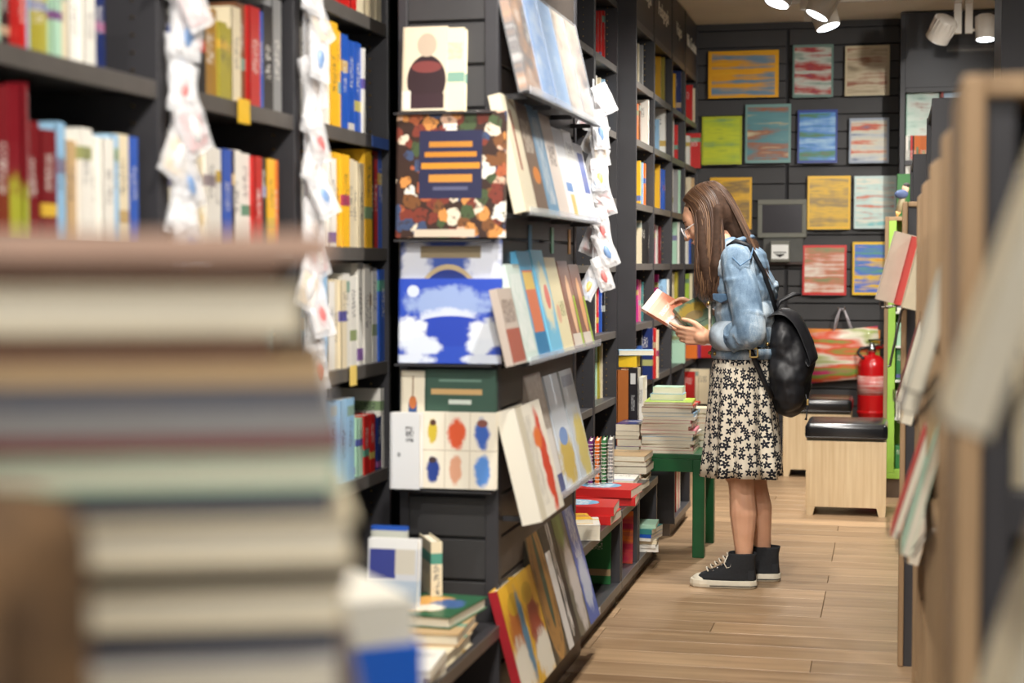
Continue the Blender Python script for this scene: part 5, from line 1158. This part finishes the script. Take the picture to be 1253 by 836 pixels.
def bez(P, n=13):
    out = []; m = len(P) - 1
    for i in range(n):
        t = i / (n - 1); Q = [p.copy() for p in P]
        for k in range(m):
            Q = [Q[j] * (1 - t) + Q[j + 1] * t for j in range(len(Q) - 1)]
        out.append(Q[0])
    return out
def surf(f, s, u, k=1.0):
    """point of the scalp in the direction (f, s, u), lifted a little"""
    d = V((f / .102, s / .082, u / .093)); L = d.length; return H(-.022 + f / L * k, s / L * k, .026 + u / L * k)
rj = lambda a: random.uniform(-a, a)
for s, n in ((-1, 620), (1, 220)):
    for i in range(n):
        q = random.random(); lift = random.uniform(1.03, 1.12)
        f0 = .085 - .12 * q
        r0 = surf(f0, s * .008, .09, lift); a1 = surf(f0 * .9 + .005, s * .05, .075, lift + .02); a2 = surf(.038 - .115 * q, s * .085, .01, lift + .04)
        xm = -.155 + .098 * q + rj(.006)
        p3 = V((xm, s * (.098 + .014 * random.random()), 1.30 + rj(.01))); p4 = V((-.163 + .112 * q + rj(.010), s * (.10 + .022 * random.random()), 1.22 + rj(.01)))
        zt = random.uniform(1.085, 1.19); p5 = V((-.150 + .080 * q + rj(.018), s * (.095 + rj(.015)), zt))
        pts = bez([r0, a1, a1 * .5 + a2 * .5, a2, a2, p3, p4, p4 * .5 + p5 * .5 + V((rj(.022), rj(.016), 0)), p5], 15)
        st.tube(pts, [.0012] + [random.uniform(.0018, .0034)] * 11 + [.0018, .0012, .0004], 4, flat=.45, cap=False)
for i in range(520):
    q = random.uniform(-1, 1); lift = random.uniform(1.04, 1.12)
    r0 = surf(-.02 - .05 * random.random(), q * .03, .09, lift); a1 = surf(-.09, q * .06, .05, lift + .02); a2 = surf(-.1, q * .06, -.03, lift + .05)
    p3 = V((.03 + rj(.012), q * .06 - .02, 1.325 + rj(.008))); L = random.random(); p4 = V((.055 + .075 * L, q * .05 - .03, 1.265 - .12 * L))
    st.tube(bez([r0, a1, a2, a2 * .4 + p3 * .6, p3, p4], 12), [.0012] + [random.uniform(.0018, .0032)] * 9 + [.0014, .0004], 4, flat=.45, cap=False)
tag(st.build('hair_strands', M_HAIR, hair, smooth=True), kind='stuff')

# jacket
J = MB()
J.ball((.014, 0, .955), (.125, .165, .10)); J.ball((.022, 0, 1.04), (.122, .165, .11)); J.ball((.015, 0, 1.13), (.122, .17, .11)); J.ball((.002, 0, 1.21), (.108, .175, .085)); J.ball((.02, 0, 1.245), (.08, .13, .06))
def jc(pts):
    for a, b in zip(pts[:-1], pts[1:]): J.capsule(a[0], b[0], a[1], b[1])
jc([((-.002, -.155, 1.24), .062), ((.028, -.20, 1.12), .061), ((.062, -.232, .985), .057)]); jc([((.062, -.232, .975), .057), ((.01, -.192, .955), .052), ((-.022, -.160, .955), .046)])
jc([((-.002, .155, 1.24), .062), ((.005, .205, 1.12), .061), ((.004, .225, .985), .056)]); jc([((.004, .225, .98), .056), ((-.06, .19, .995), .050), ((-.10, .165, 1.015), .043)])
jc([((-.03, -.06, 1.285), .045), ((-.03, .06, 1.285), .045)])
def wrinkle(c, ax, rad, a0, a1, th, n=7):
    ax = V(ax).normalized(); e1 = ax.orthogonal().normalized(); e2 = ax.cross(e1)
    pts = [V(c) + (e1 * math.cos(R(a0 + (a1 - a0) * k / n)) + e2 * math.sin(R(a0 + (a1 - a0) * k / n))) * rad + ax * (.012 * math.sin(k * .8)) for k in range(n + 1)]
    for k in range(n): J.capsule(pts[k], pts[k + 1], th * (.4 + .6 * math.sin(math.pi * k / n)), th * (.4 + .6 * math.sin(math.pi * (k + 1) / n)), 8)
random.seed(9)
for c, ax in (((.050, -.222, 1.03), (.25, -.2, -1)), ((.058, -.228, .99), (.1, -.2, -1)), ((.045, -.22, .965), (-1, .8, 0)), ((.025, -.205, .96), (-1, .8, 0)), ((.0, -.185, .957), (-1, .8, 0)), ((.03, -.20, 1.11), (.3, -.2, -1)), ((.015, -.185, 1.17), (.3, -.2, -1))):
    a0 = random.uniform(0, 360); wrinkle(c, ax, .053, a0, a0 + random.uniform(150, 240), .0105); wrinkle(c, ax, .053, a0 + 190, a0 + 300, .009)
for k in range(6): wrinkle((.02, 0, .95 + .045 * k), (random.uniform(-.3, .3), .15, 1), .118, 200 + 22 * k, 290 + 18 * k, .010)
jk = J.build('jacket', M_DENIM, wm, smooth=True); remesh(jk, .0045, 4, (.085, .012))
def ring(z0, z1, cx, rx, ry, mat, name, par, th=.006, n=40):
    b = MB(); prof = []
    for (z, g) in ((z0, 0), (z0, th), ((z0 + z1) / 2, th * 1.5), (z1, th), (z1, 0)): prof.append([(cx + (rx + g) * math.cos(2 * math.pi * k / n), (ry + g) * math.sin(2 * math.pi * k / n), z) for k in range(n)])
    vs = sum(prof, []); L = len(prof); fs = [(i * n + k, i * n + (k + 1) % n, ((i + 1) % L) * n + (k + 1) % n, ((i + 1) % L) * n + k) for i in range(L) for k in range(n)]
    return b.add(vs, fs).build(name, mat, par, smooth=True, fix=True)
ring(.868, .908, .016, .118, .160, M_DENIM, 'waistband', jk)
cf = MB().tube([(-.016, -.165, .957), (-.035, -.149, .956), (-.066, -.122, .956)], [.056, .057, .055], 20).build('cuff', M_CUFF, jk, smooth=True)
MB().tube([(-.085, .175, 1.008), (-.115, .157, 1.02)], [.048, .047], 20).build('cuff', M_CUFF, jk, smooth=True)
MB().tube([(-.045, -.095, 1.29), (.0, -.085, 1.315), (.03, -.03, 1.325), (.03, .03, 1.325), (.0, .085, 1.315), (-.045, .095, 1.29)], [.012, .02, .024, .024, .02, .012], 10, flat=.5).build('collar', M_DENIM, jk, smooth=True)
MB().tube([(-.010, -.222, 1.19 + .06), (.02, -.235, 1.22), (.055, -.215, 1.245), (.06, -.16, 1.285)], .003, 6).build('shoulder_seam', M_SEAM, jk, smooth=True)
MB().prism([(-.038, 0), (-.038, -.022), (0, -.036), (.038, -.022), (.038, 0)], -.004, .004).build('pocket_flap', M_SEAM, jk, bevel=.003).matrix_local = Matrix.Translation((-.062, -.142, 1.115)) @ Matrix.Rotation(R(-38), 4, 'Z') @ Matrix.Rotation(R(8), 4, 'X')
for p in ((-.108, -.128, 1.078), (.112, -.098, .925), (-.085, -.105, .888), (-.108, -.06, .888)):
    MB().ball(p, (.008, .008, .008), None, 10, 6).build('button', M_BRASS, jk, smooth=True)

# dress: pleated loft with a flat pattern space in metres
prof = [(.955, -.095, .115, .140), (.90, -.098, .122, .148), (.868, -.100, .128, .155), (.80, -.107, .130, .170), (.733, -.113, .132, .182), (.64, -.119, .138, .192), (.544, -.125, .146, .200), (.47, -.131, .153, .206), (.424, -.136, .158, .209)]
n = 120; vs = []; fs = []; uvs = []; per = 1.08
for i, (z, xf, xb_, ry) in enumerate(prof):
    cx, rx = (xf + xb_) / 2, (xb_ - xf) / 2; amp = .014 * max(0, (.90 - z)) / .48
    for k in range(n):
        a = 2 * math.pi * k / n; w_ = 1 + 0 * a; e = amp * (math.sin(9 * a + .7) + .6 * math.sin(14 * a + 2.1 + z * 3))
        vs.append((cx + (rx + e) * math.cos(a), (ry + e) * math.sin(a), z + (.006 * math.sin(3 * a) if i == len(prof) - 1 else 0)))
L = len(prof)
for i in range(L - 1):
    for k in range(n):
        fs.append((i * n + k, i * n + (k + 1) % n, (i + 1) * n + (k + 1) % n, (i + 1) * n + k)); uvs.append([(k / n * per, prof[i][0]), ((k + 1) / n * per, prof[i][0]), ((k + 1) / n * per, prof[i + 1][0]), (k / n * per, prof[i + 1][0])])
b = MB().add(vs, fs); dress = b.build('dress', M_FLOW, wm, smooth=True)
ul = dress.data.uv_layers.new(name='cloth')
for p in dress.data.polygons:
    for li, uv in zip(p.loop_indices, uvs[p.index]): ul.data[li].uv = uv
so = dress.modifiers.new('thick', 'SOLIDIFY'); so.thickness = .003; so.offset = -1
# neckline strip of the dress seen between the jacket fronts
MB().box(-.004, .004, -.03, .03, -.11, .10).build('bodice', M_FLOW, dress).matrix_local = Matrix.Translation((-.112, -.02, 1.05))

# sneakers
def sneaker(x, y, parent):
    """heel at x + .045, toe towards -x"""
    Lg, W0 = .245, .042; xs = x + .052
    secs = [(0, .014, .0), (.006, .026, 0), (.02, .037, 0), (.06, .042, 0), (.12, .045, 0), (.17, .047, 0), (.21, .043, 0), (.235, .031, 0), (.246, .014, 0)]
    def outline(g): return [(xs - d + (g if d == 0 else -g if d > .24 else 0), -(w + g)) for d, w, _ in secs] + [(xs - d + (g if d == 0 else -g if d > .24 else 0), (w + g)) for d, w, _ in reversed(secs)]
    # upper: stacked cross sections from toe box to ankle collar
    U = MB(); rows = [(.022, 0.0, .240, 1.0), (.040, .0, .232, 1.0), (.055, .002, .195, .96), (.068, .003, .160, .98), (.085, .004, .128, 1.0), (.105, .004, .112, 1.02), (.125, .0, .106, 1.04), (.133, -.002, .104, 1.04)]
    nn = 28; pv = []
    for (z, back, front, ws) in rows:
        for k in range(nn):
            a = 2 * math.pi * k / nn; ln = front - back; px_ = back + ln * (.5 - .5 * math.cos(a)); t = px_ / .246
            wv = (.033 + .012 * math.sin(min(1, t * 1.1) * math.pi * .72)) * ws; sy = math.sin(a)
            pv.append((xs - px_, y + wv * (abs(sy) ** .6) * (1 if sy > 0 else -1), z))
    fs_ = [(i * nn + k, i * nn + (k + 1) % nn, (i + 1) * nn + (k + 1) % nn, (i + 1) * nn + k) for i in range(len(rows) - 1) for k in range(nn)]
    U.add(pv, fs_); up_ = U.build('sneaker', M_CANVAS, parent, smooth=True, fix=True)
    sol = up_.modifiers.new('t', 'SOLIDIFY'); sol.thickness = .003
    S2 = MB(); o1 = outline(.004)
    vs2 = [(px_, y + py, 0.0005) for px_, py in outline(.001)] + [(px_, y + py, .014) for px_, py in o1] + [(px_, y + py, .030) for px_, py in outline(.002)]
    m_ = len(o1); f2 = [tuple(range(m_ - 1, -1, -1)), tuple(range(2 * m_, 3 * m_))] + [(i * m_ + k, i * m_ + (k + 1) % m_, (i + 1) * m_ + (k + 1) % m_, (i + 1) * m_ + k) for i in range(2) for k in range(m_)]
    S2.add(vs2, f2).build('sole', M_RUBBER, up_, fix=True, bevel=.003)
    MB().tube([(px_ + (.0005 if px_ > x else 0), y + py * 1.075, .010) for px_, py in outline(.0035)[:6]], .0016, 6).build('sole_stripe', M_CANVAS, up_)
    MB().ball((xs - .208, y, .022), (.037, .042, .027), None, 18, 10).build('toe_cap', M_RUBBER, up_, smooth=True)
    # lacing
    for k in range(6):
        t = k / 5; px_ = xs - (.185 - .078 * t); zz = .058 + .058 * t + .010
        MB().tube([(px_ + .006, y - .024 + .004 * t, zz - .008), (px_ - .002, y - .008, zz + .002), (px_ - .004, y + .008, zz + .002), (px_ + .006, y + .024, zz - .008)], .0028, 6).build('lace', M_LACE, up_, smooth=True)
        MB().ball((px_ + .010, y - .0285 + .003 * t, zz - .016), (.0042, .002, .0042), None, 10, 6).build('eyelet', M_CHROME, up_, smooth=True)
    MB().tube([(xs - .106, y - .020, .122), (xs - .118, y - .036, .095), (xs - .108, y - .039, .078), (xs - .094, y - .038, .082), (xs - .090, y - .036, .10), (xs - .102, y - .022, .124)], .0026, 6).build('lace', M_LACE, up_, smooth=True)
    MB().box(xs - .028, xs - .006, y - .0312, y - .0305, .035, .07).build('heel_patch', M_CANVAS, up_)
for (x, y) in ((.022, -.085), (.100, .08)):
    sneaker(x, y, wm)

# backpack on her back
bp = empty('backpack', (WX + .185, WY + .02, .66), 'black leather backpack hanging on the woman\'s back', 'backpack')
ob = V((.185, .02, .66)); b = MB()
b.ball(V((.178, 0, .80)) - ob, (.088, .135, .15)); b.ball(V((.188, 0, .74)) - ob, (.080, .135, .095)); b.ball(V((.170, 0, .92)) - ob, (.072, .125, .125)); b.ball(V((.200, 0, .86)) - ob, (.085, .125, .13))
bd = b.build('bag_body', M_BAGL, bp, smooth=True); remesh(bd, .006, 8, (.10, .030))
f_ = MB(); n1, n2 = 9, 9; pv = []
path = [(.125, 1.035), (.160, 1.060), (.205, 1.050), (.240, 1.005), (.262, .950), (.283, .895), (.291, .868), (.284, .860), (.270, .885)]
for i, (px_, pz) in enumerate(path):
    for j in range(n2):
        s = -1 + 2 * j / (n2 - 1); pv.append((px_ - .022 * abs(s) ** 3 - ob.x, s * .115 - ob.y, pz - .02 * abs(s) ** 3 - ob.z))
fp = MB().add(pv, [(i * n2 + j, i * n2 + j + 1, (i + 1) * n2 + j + 1, (i + 1) * n2 + j) for i in range(n1 - 1) for j in range(n2 - 1)]).build('flap', M_BAGL, bp, smooth=True)
sm = fp.modifiers.new('t', 'SOLIDIFY'); sm.thickness = .006; sb = fp.modifiers.new('s', 'SUBSURF'); sb.levels = 1; sb.render_levels = 1
MB().tube([V(p) - ob for p in ((.135, -.04, 1.05), (.150, -.03, 1.085), (.20, -.01, 1.11), (.225, .0, 1.112))], [.011, .013, .015, .012], 8, flat=.6).build('grab_loop', M_BAGL, bp, smooth=True)
MB().tube([V(p) - ob for p in ((-.035, -.145, 1.292), (-.005, -.155, 1.312), (.045, -.15, 1.295), (.095, -.125, 1.20), (.125, -.09, 1.11), (.138, -.06, 1.05))], [.0105] * 6, 8, flat=.8).build('shoulder_strap', M_BAGL, bp, smooth=True)
MB().tube([V(p) - ob for p in ((-.035, .145, 1.292), (-.005, .155, 1.312), (.045, .15, 1.295), (.095, .125, 1.20), (.13, .09, 1.06))], [.0105] * 5, 8, flat=.8).build('shoulder_strap', M_BAGL, bp, smooth=True)
MB().tube([V(p) - ob for p in ((.050, -.19, .92), (.063, -.185, .89), (.085, -.170, .835), (.108, -.15, .78), (.13, -.12, .73))], [.013] * 5, 8, flat=.8).build('lower_strap', M_BAGL, bp, smooth=True)
for e in ((.052, .086, .917, .911), (.052, .086, .885, .879), (.052, .058, .917, .879), (.080, .086, .917, .879)):
    MB().box(e[0] - ob.x, e[1] - ob.x, -.206 - ob.y, -.200 - ob.y, e[3] - ob.z, e[2] - ob.z).build('buckle', M_BRASS, bp, bevel=.001)
MB().tube([V(p) - ob for p in ((.255, -.11, .74), (.262, -.115, .70), (.258, -.115, .655), (.256, -.115, .645))], [.003, .003, .003, .006], 6).build('zip_pull', M_BAGL, bp, smooth=True)
MB().box(.258 - ob.x, .266 - ob.x, -.118 - ob.y, -.112 - ob.y, .70 - ob.z, .722 - ob.z).build('zip_slider', M_BRASS, bp, bevel=.001)

# the two books in her hands
def frame(o, ex, ez, w, h):
    ex = V(ex).normalized(); ez = V(ez); ez = (ez - ex * ez.dot(ex)).normalized(); ey = ez.cross(ex)
    M = Matrix((ex, ey, ez)).transposed().to_4x4(); M.translation = V((WX, WY, 0)) + V(o); return M
M_PINK = cover('salmon_cover', (218, 138, 108), [('r', .5, .93, .5, .07, (238, 206, 190)), ('r', .5, .83, .5, .04, (226, 150, 122)), ('b', .2, .2, .4, .22, (238, 236, 230)), ('t', .45, .6, .3, .05, (240, 206, 190)), ('o', .4, .42, .25, .1, (226, 150, 124))])
P = lambda u, v, dy=0: onY(WY + dy, u, v) - V((WX, WY, 0))
a = P(781, 385, -.062); l = V((.172, .02, -.070)); s_ = V((.05, .095, .078))
# local x: along the long side reversed so that the cover faces up to her
M = frame(a + l, s_, -l, .13, .19)
book(.125, .188, .016, M, 'pink', 'open salmon and white paperback held in the woman\'s hands', None, M_PINK, True, hard=False)
M_LAND = cover('landscape_cover', (96, 122, 104), [('b', .5, .75, .5, .2, (176, 150, 70)), ('e', .4, .6, .35, .14, (150, 130, 90)), ('b', .6, .35, .5, .15, (110, 130, 110)), ('t', .5, .4, .3, .02, (60, 70, 66)), ('b', .3, .15, .4, .14, (176, 160, 80))])
a = P(821, 378, -.052); s2 = V((.079, .085, .044)); l2 = V((.118, -.030, -.118))
M = frame(a + l2, s2, -l2, .125, .18)
book(.125, .165, .018, M, 'olive', 'green and ochre landscape book held over the salmon one', None, M_LAND, True, hard=True)
